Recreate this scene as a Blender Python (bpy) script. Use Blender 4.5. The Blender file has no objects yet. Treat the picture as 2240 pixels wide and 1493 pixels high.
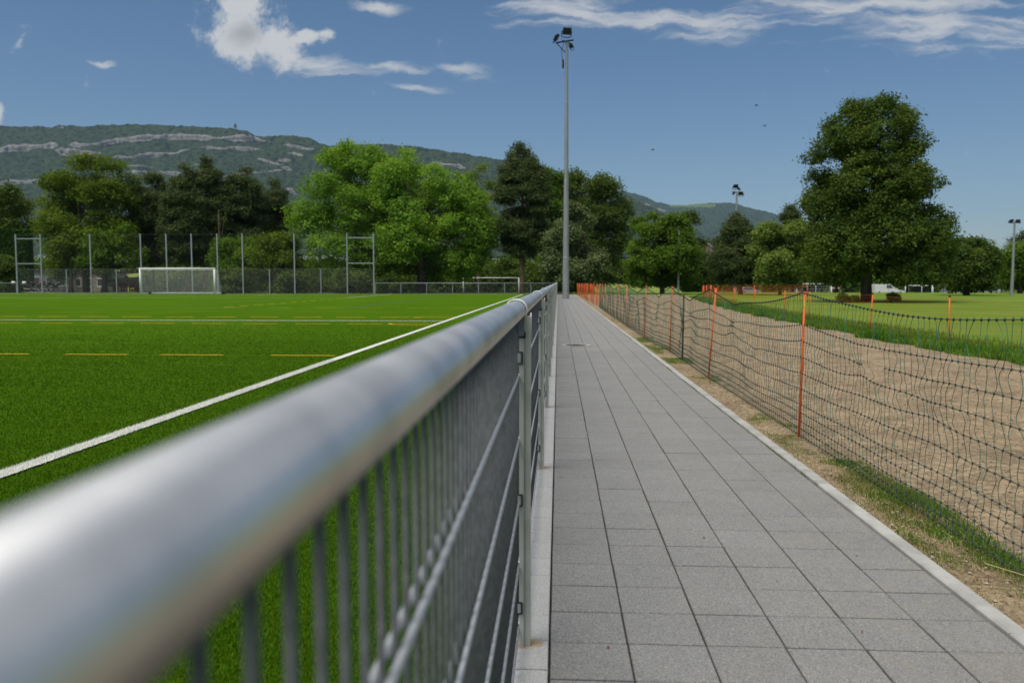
import bpy, math, random
import numpy as np
from mathutils import Vector, noise as mnoise

R = math.radians
C = bpy.context.scene.collection
sc = bpy.context.scene
random.seed(7)
rng = np.random.default_rng(7)

# ------------------------------------------------------------------ camera
CAMH = 1.157
RZc = 1.0705
HAZE = 4.2e-5
YAW, PITCH, FPX = R(3.2), R(4.10), 1805.0
cam_d = bpy.data.cameras.new('camera')
cam = bpy.data.objects.new('camera', cam_d)
C.objects.link(cam)
cam.location = (0, 0, CAMH)
cam.rotation_euler = (R(90) - PITCH, 0, YAW)
cam_d.sensor_width = 36
cam_d.lens = FPX / 2240 * 36
cam_d.clip_start = 0.02
cam_d.clip_end = 40000
cam_d.dof.use_dof = True
cam_d.dof.focus_distance = 5.0
cam_d.dof.aperture_fstop = 4.0
sc.camera = cam

_f = Vector((-math.sin(YAW) * math.cos(PITCH), math.cos(YAW) * math.cos(PITCH), -math.sin(PITCH)))
_r = Vector((math.cos(YAW), math.sin(YAW), 0))
_u = _r.cross(_f)


def ray(px, py):
    return _f + _r * ((px - 1120) / FPX) + _u * ((746.5 - py) / FPX)


def at(px, py, Y):
    d = ray(px, py)
    t = Y / d.y
    return d.x * t, CAMH + d.z * t


def PX(px, Y, py=617):
    return at(px, py, Y)[0]


def PZ(py, Y, px=1120):
    return at(px, py, Y)[1]


# ------------------------------------------------------------------ light
SUN_EL, SUN_AZ = R(63), R(-142)      # azimuth from +Y towards +X
sun_d = bpy.data.lights.new('sun', 'SUN')
sun_d.energy = 3.8
sun_d.angle = R(40)
sun_d.color = (1.0, 0.95, 0.87)
sun = bpy.data.objects.new('sun', sun_d)
C.objects.link(sun)
sd = Vector((math.cos(SUN_EL) * math.sin(SUN_AZ), math.cos(SUN_EL) * math.cos(SUN_AZ), math.sin(SUN_EL)))
sun.rotation_euler = (-sd).to_track_quat('-Z', 'Y').to_euler()

world = bpy.data.worlds.new('World')
sc.world = world
world.use_nodes = True
wt = world.node_tree
wt.nodes.clear()


def N(t, typ, **kw):
    n = t.nodes.new(typ)
    for k, v in kw.items():
        if k.startswith('i_'):
            key = k[2:]
            key = int(key) if key.isdigit() else key.replace('_', ' ')
            n.inputs[key].default_value = v
        else:
            setattr(n, k, v)
    return n


def math_n(t, op, a, b=None, clamp=False):
    n = t.nodes.new('ShaderNodeMath')
    n.operation = op
    n.use_clamp = clamp
    for i, v in enumerate((a, b)):
        if v is None:
            continue
        if isinstance(v, (int, float)):
            n.inputs[i].default_value = v
        else:
            t.links.new(v, n.inputs[i])
    return n.outputs[0]


def smooth(t, v, lo, hi):
    n = t.nodes.new('ShaderNodeMapRange')
    n.interpolation_type = 'SMOOTHSTEP'
    n.inputs['From Min'].default_value = lo
    n.inputs['From Max'].default_value = hi
    t.links.new(v, n.inputs['Value'])
    return n.outputs['Result']


SKY_STRENGTH = 0.085
sky = N(wt, 'ShaderNodeTexSky', sky_type='NISHITA', sun_disc=False)
sky.sun_elevation = SUN_EL
sky.sun_rotation = SUN_AZ
sky.altitude = 400
sky.air_density = 1.0
sky.dust_density = 0.7
sky.ozone_density = 2.2
tc = N(wt, 'ShaderNodeTexCoord')
sep = N(wt, 'ShaderNodeSeparateXYZ')
wt.links.new(tc.outputs['Generated'], sep.inputs[0])
vx, vy, vz = sep.outputs
ysafe = math_n(wt, 'MAXIMUM', vy, 0.02)
ga = math_n(wt, 'DIVIDE', vx, ysafe)
gb = math_n(wt, 'DIVIDE', vz, ysafe)
comb = N(wt, 'ShaderNodeCombineXYZ')
wt.links.new(ga, comb.inputs[0])
wt.links.new(gb, comb.inputs[1])


def gpos(px, py):
    d = ray(px, py)
    return d.x / d.y, d.z / d.y


# warped copy of the direction coordinates gives ragged cloud rims
wn = N(wt, 'ShaderNodeTexNoise', noise_dimensions='3D', i_Scale=14.0, i_Detail=6.0, i_Roughness=0.6)
wt.links.new(comb.outputs[0], wn.inputs['Vector'])
wsub = N(wt, 'ShaderNodeVectorMath', operation='SUBTRACT')
wt.links.new(wn.outputs['Color'], wsub.inputs[0])
wsub.inputs[1].default_value = (0.5, 0.5, 0.5)
wscl = N(wt, 'ShaderNodeVectorMath', operation='SCALE')
wt.links.new(wsub.outputs[0], wscl.inputs[0])
wscl.inputs['Scale'].default_value = 0.035
wadd = N(wt, 'ShaderNodeVectorMath', operation='ADD')
wt.links.new(comb.outputs[0], wadd.inputs[0])
wt.links.new(wscl.outputs[0], wadd.inputs[1])


def ellipse(px, py, rx, ry, tilt=0.0):
    a, b = gpos(px, py)
    m = N(wt, 'ShaderNodeMapping', vector_type='TEXTURE')
    m.inputs['Location'].default_value = (a, b, 0)
    m.inputs['Rotation'].default_value = (0, 0, R(-tilt))
    m.inputs['Scale'].default_value = (rx / FPX, ry / FPX, 1)
    wt.links.new(wadd.outputs[0], m.inputs['Vector'])
    sp = N(wt, 'ShaderNodeSeparateXYZ')
    wt.links.new(m.outputs[0], sp.inputs[0])
    c2 = N(wt, 'ShaderNodeCombineXYZ')
    wt.links.new(sp.outputs[0], c2.inputs[0])
    wt.links.new(sp.outputs[1], c2.inputs[1])
    l = N(wt, 'ShaderNodeVectorMath', operation='LENGTH')
    wt.links.new(c2.outputs[0], l.inputs[0])
    return math_n(wt, 'SUBTRACT', 1.0, l.outputs['Value'], clamp=True)


def maxi(lst):
    o = lst[0]
    for k in lst[1:]:
        o = math_n(wt, 'MAXIMUM', o, k)
    return o


puff_mask = maxi([ellipse(525, 70, 135, 95, 20), ellipse(600, 95, 120, 80, 25), ellipse(530, 0, 120, 80, 0),
                  ellipse(665, 78, 90, 24, -3), ellipse(-8, 243, 42, 34, 0)])
wisp_mask = maxi([ellipse(700, 135, 220, 45, 9), ellipse(870, 150, 150, 18, 6), ellipse(920, 186, 130, 14, 4),
                  ellipse(1500, 45, 420, 58, 3), ellipse(1250, 20, 300, 46, 0), ellipse(2060, 60, 420, 85, 4),
                  ellipse(1900, 10, 600, 60, 0), ellipse(825, 17, 95, 18, 0), ellipse(220, 135, 40, 12, 8), ellipse(1020, 155, 95, 30, 14),
                  ellipse(40, 90, 42, 17, -45), ellipse(1200, 52, 180, 20, 2)])
pn = N(wt, 'ShaderNodeTexNoise', i_Scale=30.0, i_Detail=10.0, i_Roughness=0.68)
wt.links.new(comb.outputs[0], pn.inputs['Vector'])
puff = smooth(wt, math_n(wt, 'ADD', math_n(wt, 'MULTIPLY', puff_mask, 1.35), math_n(wt, 'MULTIPLY', math_n(wt, 'SUBTRACT', pn.outputs['Fac'], 0.55), 2.4)), 0.18, 0.85)
wm = N(wt, 'ShaderNodeMapping')
wm.inputs['Scale'].default_value = (9, 60, 1)
wm.inputs['Rotation'].default_value = (0, 0, R(5))
wt.links.new(wadd.outputs[0], wm.inputs['Vector'])
w2 = N(wt, 'ShaderNodeTexNoise', i_Scale=1.0, i_Detail=9.0, i_Roughness=0.62, i_Distortion=0.25)
wt.links.new(wm.outputs[0], w2.inputs['Vector'])
wisp = smooth(wt, math_n(wt, 'ADD', math_n(wt, 'MULTIPLY', wisp_mask, 1.0), math_n(wt, 'MULTIPLY', math_n(wt, 'SUBTRACT', w2.outputs['Fac'], 0.57), 2.8)), 0.05, 1.05)
wisp = math_n(wt, 'MULTIPLY', math_n(wt, 'MULTIPLY', wisp, 0.9), smooth(wt, wisp_mask, 0.0, 0.2))
# sky above and behind: unseen flat cloud layer, thickened for whiter fill and reflections
zs = math_n(wt, 'MAXIMUM', vz, 0.05)
lay = N(wt, 'ShaderNodeCombineXYZ')
wt.links.new(math_n(wt, 'DIVIDE', vx, zs), lay.inputs[0])
wt.links.new(math_n(wt, 'DIVIDE', vy, zs), lay.inputs[1])
ln = N(wt, 'ShaderNodeTexNoise', i_Scale=0.9, i_Detail=8.0, i_Roughness=0.6, i_Distortion=0.6)
wt.links.new(lay.outputs[0], ln.inputs['Vector'])
over = math_n(wt, 'MULTIPLY', smooth(wt, ln.outputs['Fac'], 0.30, 0.56), smooth(wt, vz, 0.33, 0.46))
over = math_n(wt, 'MULTIPLY', over, 0.92)
den = math_n(wt, 'MAXIMUM', math_n(wt, 'MAXIMUM', puff, wisp), over)
# slightly grey cores where the puff is thick
core_mask = ellipse(535, 72, 60, 36, 0)
core = smooth(wt, math_n(wt, 'ADD', core_mask, math_n(wt, 'MULTIPLY', math_n(wt, 'SUBTRACT', pn.outputs['Fac'], 0.5), 0.9)), 0.0, 1.0)
cc = N(wt, 'ShaderNodeMixRGB')
cc.inputs[1].default_value = (7.6, 7.7, 7.85, 1)
cc.inputs[2].default_value = (4.9, 5.0, 5.2, 1)
wt.links.new(core, cc.inputs[0])
mixc = N(wt, 'ShaderNodeMixRGB')
wt.links.new(den, mixc.inputs[0])
skyg = N(wt, 'ShaderNodeHueSaturation', i_Saturation=1.16)
wt.links.new(sky.outputs[0], skyg.inputs['Color'])
wt.links.new(skyg.outputs[0], mixc.inputs[1])
wt.links.new(cc.outputs[0], mixc.inputs[2])
bg = N(wt, 'ShaderNodeBackground', i_Strength=SKY_STRENGTH)
wt.links.new(mixc.outputs[0], bg.inputs[0])
wo = N(wt, 'ShaderNodeOutputWorld')
wt.links.new(bg.outputs[0], wo.inputs[0])
world.cycles.sampling_method = 'AUTOMATIC'

sc.view_settings.view_transform = 'Standard'
sc.view_settings.look = 'None'
sc.view_settings.gamma = 1
sc.view_settings.exposure = -0.1
sc.view_settings.use_curve_mapping = False
cy = sc.cycles
cy.use_denoising = True
cy.max_bounces = 6
cy.diffuse_bounces = 3
cy.glossy_bounces = 3
cy.transmission_bounces = 3
cy.transparent_max_bounces = 8
cy.volume_bounces = 0
cy.caustics_reflective = False
cy.caustics_refractive = False


# ------------------------------------------------------------------ materials
def pmat(name, c1, c2=None, scale=5.0, rough=0.8, metal=0.0, bump=0.0, bscale=None, detail=5.0, spec=0.3,
         tint=0.0, obj_rand=0.0, stretch=None, lo=0.35, hi=0.65):
    m = bpy.data.materials.new(name)
    m.use_nodes = True
    t = m.node_tree
    b = t.nodes['Principled BSDF']
    b.inputs['Roughness'].default_value = rough
    b.inputs['Metallic'].default_value = metal
    b.inputs['Specular IOR Level'].default_value = spec
    geo = N(t, 'ShaderNodeNewGeometry')
    vec = geo.outputs['Position']
    if stretch:
        mp = N(t, 'ShaderNodeMapping')
        mp.inputs['Scale'].default_value = stretch
        t.links.new(vec, mp.inputs['Vector'])
        vec = mp.outputs[0]
    n = N(t, 'ShaderNodeTexNoise', i_Scale=scale, i_Detail=detail, i_Roughness=0.6)
    t.links.new(vec, n.inputs['Vector'])
    mx = N(t, 'ShaderNodeMixRGB')
    mx.inputs[1].default_value = (*c1, 1)
    mx.inputs[2].default_value = (*(c2 or c1), 1)
    t.links.new(smooth(t, n.outputs['Fac'], lo, hi), mx.inputs[0])
    out = mx.outputs[0]
    if tint or obj_rand:
        hs = N(t, 'ShaderNodeHueSaturation')
        if tint:
            at_ = N(t, 'ShaderNodeAttribute', attribute_name='tint')
            fac = at_.outputs['Fac']
            amt = tint
        else:
            oi = N(t, 'ShaderNodeObjectInfo')
            fac = oi.outputs['Random']
            amt = obj_rand
        v = math_n(t, 'ADD', math_n(t, 'MULTIPLY', math_n(t, 'SUBTRACT', fac, 0.5), amt), 1.0)
        t.links.new(v, hs.inputs['Value'])
        if tint:
            h = math_n(t, 'ADD', math_n(t, 'MULTIPLY', math_n(t, 'SUBTRACT', fac, 0.5), -0.035), 0.5)
            t.links.new(h, hs.inputs['Hue'])
        t.links.new(out, hs.inputs['Color'])
        out = hs.outputs[0]
    t.links.new(out, b.inputs['Base Color'])
    if bump:
        bn = N(t, 'ShaderNodeTexNoise', i_Scale=bscale or scale, i_Detail=4.0, i_Roughness=0.6)
        t.links.new(vec, bn.inputs['Vector'])
        bp = N(t, 'ShaderNodeBump', i_Strength=1.0, i_Distance=bump)
        t.links.new(bn.outputs['Fac'], bp.inputs['Height'])
        t.links.new(bp.outputs[0], b.inputs['Normal'])
    return m


def leafmat(name, c, c2, scale=0.6, transl=0.35, tint=0.5, rough=0.6, spec=0.12):
    m = pmat(name, c, c2, scale=scale, rough=rough, tint=tint, spec=spec)
    t = m.node_tree
    b = t.nodes['Principled BSDF']
    o = t.nodes['Material Output']
    src = b.inputs['Base Color'].links[0].from_socket
    hs = N(t, 'ShaderNodeMixRGB', blend_type='MULTIPLY')
    hs.inputs[0].default_value = 1
    hs.inputs[2].default_value = (1.25, 1.15, 0.45, 1)
    t.links.new(src, hs.inputs[1])
    tr = N(t, 'ShaderNodeBsdfTranslucent')
    t.links.new(hs.outputs[0], tr.inputs[0])
    ms = N(t, 'ShaderNodeMixShader')
    ms.inputs[0].default_value = transl
    t.links.new(b.outputs[0], ms.inputs[1])
    t.links.new(tr.outputs[0], ms.inputs[2])
    t.links.new(ms.outputs[0], o.inputs['Surface'])
    return m


def paver_mat(name, base, speck_l, speck_d, rnd, big=0.12):
    m = bpy.data.materials.new(name)
    m.use_nodes = True
    t = m.node_tree
    b = t.nodes['Principled BSDF']
    b.inputs['Roughness'].default_value = 0.85
    b.inputs['Specular IOR Level'].default_value = 0.25
    geo = N(t, 'ShaderNodeNewGeometry')
    pos = geo.outputs['Position']
    v = N(t, 'ShaderNodeTexVoronoi', i_Scale=260.0)
    t.links.new(pos, v.inputs['Vector'])
    sepc = N(t, 'ShaderNodeSeparateColor')
    t.links.new(v.outputs['Color'], sepc.inputs[0])
    lightf = smooth(t, sepc.outputs[0], 0.72, 0.97)
    darkf = smooth(t, sepc.outputs[1], 0.62, 0.95)
    m1 = N(t, 'ShaderNodeMixRGB')
    m1.inputs[1].default_value = (*base, 1)
    m1.inputs[2].default_value = (*speck_l, 1)
    t.links.new(lightf, m1.inputs[0])
    m2 = N(t, 'ShaderNodeMixRGB')
    m2.inputs[2].default_value = (*speck_d, 1)
    t.links.new(m1.outputs[0], m2.inputs[1])
    t.links.new(math_n(t, 'MULTIPLY', darkf, 0.8), m2.inputs[0])
    n = N(t, 'ShaderNodeTexNoise', i_Scale=2.3, i_Detail=6.0, i_Roughness=0.65)
    t.links.new(pos, n.inputs['Vector'])
    oi = N(t, 'ShaderNodeObjectInfo')
    at_ = N(t, 'ShaderNodeAttribute', attribute_name='tint')
    val = math_n(t, 'ADD', math_n(t, 'MULTIPLY', math_n(t, 'SUBTRACT', n.outputs['Fac'], 0.5), big * 3),
                 math_n(t, 'ADD', 1.0 - rnd, math_n(t, 'MULTIPLY', math_n(t, 'ADD', oi.outputs['Random'], at_.outputs['Fac']), rnd)))
    hs = N(t, 'ShaderNodeHueSaturation')
    t.links.new(val, hs.inputs['Value'])
    t.links.new(m2.outputs[0], hs.inputs['Color'])
    # sand trodden in from the verge
    sx = N(t, 'ShaderNodeSeparateXYZ')
    t.links.new(pos, sx.inputs[0])
    sn = N(t, 'ShaderNodeTexNoise', i_Scale=5.0, i_Detail=9.0, i_Roughness=0.75)
    t.links.new(pos, sn.inputs['Vector'])
    sf = math_n(t, 'MULTIPLY', smooth(t, math_n(t, 'ADD', sn.outputs['Fac'], math_n(t, 'MULTIPLY', sx.outputs[0], 0.10)), 0.56, 0.8), 0.28)
    ms = N(t, 'ShaderNodeMixRGB')
    ms.inputs[2].default_value = (0.30, 0.26, 0.19, 1)
    t.links.new(sf, ms.inputs[0])
    t.links.new(hs.outputs[0], ms.inputs[1])
    t.links.new(ms.outputs[0], b.inputs['Base Color'])
    bp = N(t, 'ShaderNodeBump', i_Strength=0.6, i_Distance=0.0025)
    t.links.new(v.outputs['Distance'], bp.inputs['Height'])
    t.links.new(bp.outputs[0], b.inputs['Normal'])
    return m


def zinc(name, c1, c2, rough, bump=0.0, scale=30, aniso=None):
    m = pmat(name, c1, c2, scale=scale, rough=rough, metal=1.0, detail=3, lo=0.3, hi=0.7, stretch=aniso)
    t = m.node_tree
    b = t.nodes['Principled BSDF']
    geo = N(t, 'ShaderNodeNewGeometry')
    n = N(t, 'ShaderNodeTexNoise', i_Scale=scale * 0.6, i_Detail=6.0, i_Roughness=0.7)
    t.links.new(geo.outputs['Position'], n.inputs['Vector'])
    r = math_n(t, 'ADD', math_n(t, 'MULTIPLY', n.outputs['Fac'], 0.3), rough - 0.15)
    t.links.new(r, b.inputs['Roughness'])
    if bump:
        bp = N(t, 'ShaderNodeBump', i_Strength=0.5, i_Distance=bump)
        t.links.new(n.outputs['Fac'], bp.inputs['Height'])
        t.links.new(bp.outputs[0], b.inputs['Normal'])
    return m


M = {}
M['rail'] = zinc('galvanised_rail', (0.66, 0.665, 0.665), (0.50, 0.51, 0.525), 0.40, 0.0008, 9)
M['rail'].node_tree.nodes['Principled BSDF'].inputs['Metallic'].default_value = 0.88
M['zinc'] = zinc('galvanised_steel', (0.62, 0.64, 0.62), (0.5, 0.52, 0.5), 0.5, 0.0002, 40)
M['zinc_post'] = pmat('galvanised_post', (0.46, 0.46, 0.41), (0.40, 0.41, 0.36), scale=9, rough=0.5, metal=0.25, bump=0.0006, bscale=120)
M['zinc_wire'] = pmat('shaded_galvanised_wire', (0.14, 0.146, 0.148), (0.10, 0.105, 0.107), scale=60, rough=0.55, metal=0.4, bump=0.0006, bscale=200)  # same zinc as the rods, darkened to put the uprights' shade into the colour
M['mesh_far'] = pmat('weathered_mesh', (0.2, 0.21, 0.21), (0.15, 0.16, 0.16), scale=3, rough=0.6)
M['zinc_rod'] = pmat('toplit_galvanised_rod', (0.46, 0.48, 0.5), (0.38, 0.4, 0.42), scale=60, rough=0.45, metal=0.3, bump=0.0006, bscale=200)  # same zinc as the wires, lightened: light from above is in the colour
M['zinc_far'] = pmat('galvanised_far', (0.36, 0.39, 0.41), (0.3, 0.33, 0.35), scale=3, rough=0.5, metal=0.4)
M['mast'] = pmat('galvanised_mast', (0.33, 0.35, 0.35), (0.27, 0.29, 0.29), scale=6, rough=0.5, metal=0.4, stretch=(1, 1, 0.15), bump=0.001)
M['clampring'] = pmat('pale_clamp', (0.74, 0.72, 0.7), (0.6, 0.59, 0.57), scale=30, rough=0.4, metal=0.0)
M['rubber'] = pmat('black_rubber', (0.015, 0.015, 0.015), rough=0.5)
M['paver'] = paver_mat('grey_paver', (0.235, 0.233, 0.225), (0.345, 0.34, 0.325), (0.135, 0.135, 0.133), 0.07, 0.09)
M['edging'] = paver_mat('pale_edging', (0.45, 0.447, 0.435), (0.55, 0.55, 0.53), (0.34, 0.34, 0.33), 0.05, 0.04)
M['kerb'] = pmat('pale_kerb_concrete', (0.41, 0.405, 0.375), (0.31, 0.305, 0.28), scale=7, rough=0.9, bump=0.001, bscale=90, obj_rand=0.12)
M['joint'] = pmat('joint_sand', (0.03, 0.028, 0.024), (0.09, 0.07, 0.05), scale=40, rough=1)
M['mortar'] = pmat('pinkish_mortar', (0.48, 0.36, 0.24), (0.40, 0.31, 0.22), scale=25, rough=0.95, bump=0.003, bscale=60)
M['white'] = pmat('white_paint', (0.78, 0.78, 0.76), (0.7, 0.7, 0.68), scale=4, rough=0.5)
M['line_white'] = pmat('white_turf_line', (0.72, 0.72, 0.66), (0.55, 0.56, 0.48), scale=90, rough=0.9, bump=0.004, bscale=300)
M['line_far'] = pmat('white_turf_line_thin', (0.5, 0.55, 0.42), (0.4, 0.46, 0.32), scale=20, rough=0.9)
M['line_yellow'] = pmat('yellow_turf_line', (0.68, 0.40, 0.01), (0.5, 0.33, 0.01), scale=60, rough=0.9, bump=0.004, bscale=300)
M['line_blue'] = pmat('blue_turf_line', (0.03, 0.10, 0.12), (0.04, 0.13, 0.08), scale=10, rough=0.9)
M['orange'] = pmat('orange_plastic', (0.80, 0.15, 0.025), (0.7, 0.12, 0.02), scale=10, rough=0.45)
M['orange_net'] = pmat('orange_netting', (0.55, 0.12, 0.035), rough=0.6)
M['yellow'] = pmat('yellow_band', (0.75, 0.6, 0.02), rough=0.5)
M['cord_dark'] = pmat('dark_green_cord', (0.02, 0.06, 0.045), (0.03, 0.08, 0.06), scale=30, rough=0.6)
M['cord_green'] = pmat('green_cord', (0.03, 0.17, 0.11), (0.03, 0.06, 0.045), scale=6, rough=0.6)
M['knot'] = pmat('black_knot', (0.012, 0.014, 0.014), rough=0.5)
M['stake'] = pmat('dark_stake', (0.03, 0.03, 0.022), (0.05, 0.045, 0.03), scale=20, rough=0.8)
M['bark'] = pmat('brown_bark', (0.13, 0.10, 0.07), (0.06, 0.048, 0.034), scale=4, rough=0.95, stretch=(1, 1, 0.2), bump=0.03)
M['bark_pine'] = pmat('pine_bark', (0.26, 0.17, 0.11), (0.13, 0.09, 0.06), scale=4, rough=0.95, stretch=(1, 1, 0.3), bump=0.03)
M['iron'] = pmat('cast_iron', (0.09, 0.075, 0.06), (0.05, 0.045, 0.04), scale=30, rough=0.7)
M['black'] = pmat('black_metal', (0.02, 0.02, 0.022), rough=0.45)
M['glass'] = pmat('lamp_glass', (0.03, 0.03, 0.035), rough=0.5, spec=0.3)
M['net_white'] = pmat('white_netting', (0.65, 0.65, 0.63), rough=0.7)
M['net_dark'] = pmat('dark_netting', (0.03, 0.04, 0.035), rough=0.7)

M['bright'] = leafmat('bright_green_leaf', (0.21, 0.37, 0.045), (0.14, 0.27, 0.028), tint=0.9, transl=0.5)
M['olive'] = leafmat('olive_green_leaf', (0.125, 0.195, 0.016), (0.09, 0.15, 0.014), tint=0.8, transl=0.45)
M['dark'] = leafmat('dark_green_leaf', (0.06, 0.112, 0.018), (0.10, 0.15, 0.02), tint=0.9, transl=0.4)
M['mid'] = leafmat('mid_green_leaf', (0.12, 0.21, 0.02), (0.08, 0.155, 0.015), tint=0.8, transl=0.45)
M['grey'] = leafmat('grey_green_leaf', (0.14, 0.18, 0.07), (0.10, 0.135, 0.05), tint=0.8, transl=0.25)
M['light'] = leafmat('light_green_leaf', (0.19, 0.27, 0.055), (0.14, 0.21, 0.04), tint=0.7, transl=0.45)
M['needle'] = leafmat('pine_needle', (0.06, 0.09, 0.024), (0.08, 0.105, 0.034), tint=0.8, transl=0.25)
M['hedge'] = leafmat('hedge_leaf', (0.05, 0.12, 0.015), (0.04, 0.09, 0.012), tint=0.4)
M['turf_blade'] = leafmat('turf_fibre', (0.080, 0.175, 0.006), (0.062, 0.145, 0.005), scale=0.7, tint=0.3, transl=0.25, rough=0.5, spec=0.05)
M['weed'] = leafmat('weed_blade', (0.10, 0.22, 0.02), (0.19, 0.23, 0.06), scale=1.5, tint=0.8, transl=0.3)
M['tallgrass'] = leafmat('tall_grass_blade', (0.08, 0.2, 0.016), (0.16, 0.25, 0.03), scale=0.7, tint=0.8, transl=0.35)
M['straw'] = pmat('straw', (0.5, 0.4, 0.2), rough=0.8)
M['stone'] = pmat('pale_stone', (0.42, 0.38, 0.31), (0.3, 0.27, 0.22), scale=30, rough=0.9)


# ------------------------------------------------------------------ mesh helpers
class MB:
    def __init__(s):
        s.v = []
        s.f = []
        s.m = []
        s.mats = []
        s.cur = 0

    def mat(s, m):
        if m not in s.mats:
            s.mats.append(m)
        s.cur = s.mats.index(m)
        return s

    def add(s, vs, fs):
        o = len(s.v)
        s.v.extend(vs)
        s.f.extend([tuple(i + o for i in f) for f in fs])
        s.m.extend([s.cur] * len(fs))
        return s

    def box(s, x0, x1, y0, y1, z0, z1, ch=0.0):
        if ch:
            vs = [(x0, y0, z0), (x1, y0, z0), (x1, y1, z0), (x0, y1, z0),
                  (x0, y0, z1 - ch), (x1, y0, z1 - ch), (x1, y1, z1 - ch), (x0, y1, z1 - ch),
                  (x0 + ch, y0 + ch, z1), (x1 - ch, y0 + ch, z1), (x1 - ch, y1 - ch, z1), (x0 + ch, y1 - ch, z1)]
            fs = [(0, 1, 5, 4), (1, 2, 6, 5), (2, 3, 7, 6), (3, 0, 4, 7), (4, 5, 9, 8), (5, 6, 10, 9), (6, 7, 11, 10), (7, 4, 8, 11), (8, 9, 10, 11)]
            return s.add(vs, fs)
        vs = [(x0, y0, z0), (x1, y0, z0), (x1, y1, z0), (x0, y1, z0), (x0, y0, z1), (x1, y0, z1), (x1, y1, z1), (x0, y1, z1)]
        return s.add(vs, [(0, 3, 2, 1), (4, 5, 6, 7), (0, 1, 5, 4), (1, 2, 6, 5), (2, 3, 7, 6), (3, 0, 4, 7)])

    def tube(s, pts, rad, n=6, cap=True):
        pts = [Vector(p) for p in pts]
        if not hasattr(rad, '__len__'):
            rad = [rad] * len(pts)
        vs, fs = [], []
        t0 = (pts[1] - pts[0]).normalized()
        a = t0.orthogonal().normalized()
        for i, p in enumerate(pts):
            t = (pts[min(i + 1, len(pts) - 1)] - pts[max(i - 1, 0)])
            t = t.normalized() if t.length > 1e-9 else t0
            a = a - t * a.dot(t)
            a = a.normalized() if a.length > 1e-6 else t.orthogonal().normalized()
            b = t.cross(a)
            for k in range(n):
                q = 2 * math.pi * (k + 0.5) / n
                vs.append(tuple(p + (a * math.cos(q) + b * math.sin(q)) * rad[i]))
        for i in range(len(pts) - 1):
            for k in range(n):
                fs.append((i * n + k, i * n + (k + 1) % n, (i + 1) * n + (k + 1) % n, (i + 1) * n + k))
        if cap:
            fs.append(tuple(reversed(range(n))))
            fs.append(tuple(range((len(pts) - 1) * n, len(pts) * n)))
        return s.add(vs, fs)

    def octa(s, c, r):
        x, y, z = c
        return s.add([(x + r, y, z), (x - r, y, z), (x, y + r, z), (x, y - r, z), (x, y, z + r), (x, y, z - r)],
                     [(0, 2, 4), (2, 1, 4), (1, 3, 4), (3, 0, 4), (2, 0, 5), (1, 2, 5), (3, 1, 5), (0, 3, 5)])

    def lathe(s, prof, n=16, c=(0, 0, 0)):
        vs, fs = [], []
        for r, z in prof:
            for k in range(n):
                q = 2 * math.pi * k / n
                vs.append((c[0] + r * math.cos(q), c[1] + r * math.sin(q), c[2] + z))
        for i in range(len(prof) - 1):
            for k in range(n):
                fs.append((i * n + k, i * n + (k + 1) % n, (i + 1) * n + (k + 1) % n, (i + 1) * n + k))
        return s.add(vs, fs)

    def build(s, name, mat=None, parent=None, smooth=False, loc=None, label=None):
        me = bpy.data.meshes.new(name)
        me.from_pydata(s.v, [], s.f)
        if s.mats:
            for m in s.mats:
                me.materials.append(M[m] if isinstance(m, str) else m)
            me.polygons.foreach_set('material_index', s.m)
        if mat:
            me.materials.append(M[mat] if isinstance(mat, str) else mat)
        if smooth:
            me.polygons.foreach_set('use_smooth', [True] * len(me.polygons))
        me.update()
        return link(name, me, parent, loc, label)


def link(name, me, parent=None, loc=None, label=None):
    o = bpy.data.objects.new(name, me)
    C.objects.link(o)
    if parent:
        o.parent = parent
    if loc:
        o.location = loc
    if label:
        o['label'] = label
    return o


def thing(name, label, cat, loc=(0, 0, 0), rz=0.0, group=None):
    o = bpy.data.objects.new(name, None)
    o.empty_display_size = 0.1
    C.objects.link(o)
    o.location = loc
    o.rotation_euler = (0, 0, rz)
    return tag(o, label, cat, group)


def tag(o, label, cat=None, group=None):
    o['label'] = label
    if cat:
        o['category'] = cat
    if group:
        o['group'] = group
    return o


def kind(o, k):
    o['kind'] = k
    return o


def empty_struct(name):
    o = bpy.data.objects.new(name, None)
    C.objects.link(o)
    return kind(o, 'structure')


def np_mesh(name, V, F, mat, tint=None, smooth=False):
    """V (n,3), F (m,k) equal-sided faces"""
    me = bpy.data.meshes.new(name)
    k = F.shape[1]
    me.vertices.add(len(V))
    me.vertices.foreach_set('co', V.astype(np.float32).ravel())
    me.loops.add(F.size)
    me.loops.foreach_set('vertex_index', F.astype(np.int32).ravel())
    me.polygons.add(len(F))
    me.polygons.foreach_set('loop_start', (np.arange(len(F)) * k).astype(np.int32))
    if smooth:
        me.polygons.foreach_set('use_smooth', np.ones(len(F), bool))
    me.update(calc_edges=True)
    me.materials.append(M[mat] if isinstance(mat, str) else mat)
    if tint is not None:
        a = me.attributes.new('tint', 'FLOAT', 'FACE')
        a.data.foreach_set('value', tint.astype(np.float32))
    return me


def copy_tree(o, parent=None):
    c = o.copy()
    C.objects.link(c)
    if parent:
        c.parent = parent
    for ch in list(o.children):
        copy_tree(ch, c)
    return c


def gz(Y):
    """height of the natural ground: the meadow drops a little beyond the park lawn"""
    return -0.06 - 1.24 * min(1, max(0, (Y - 100) / 14))


def fbm(x, y, s, octv=4, seed=0.0):
    out = np.zeros(np.shape(x))
    xf, yf = np.ravel(x), np.ravel(y)
    res = np.array([mnoise.fractal(Vector((a * s + seed, b * s, seed)), 1.0, 2.0, octv) for a, b in zip(xf, yf)])
    return res.reshape(np.shape(x))


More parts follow.
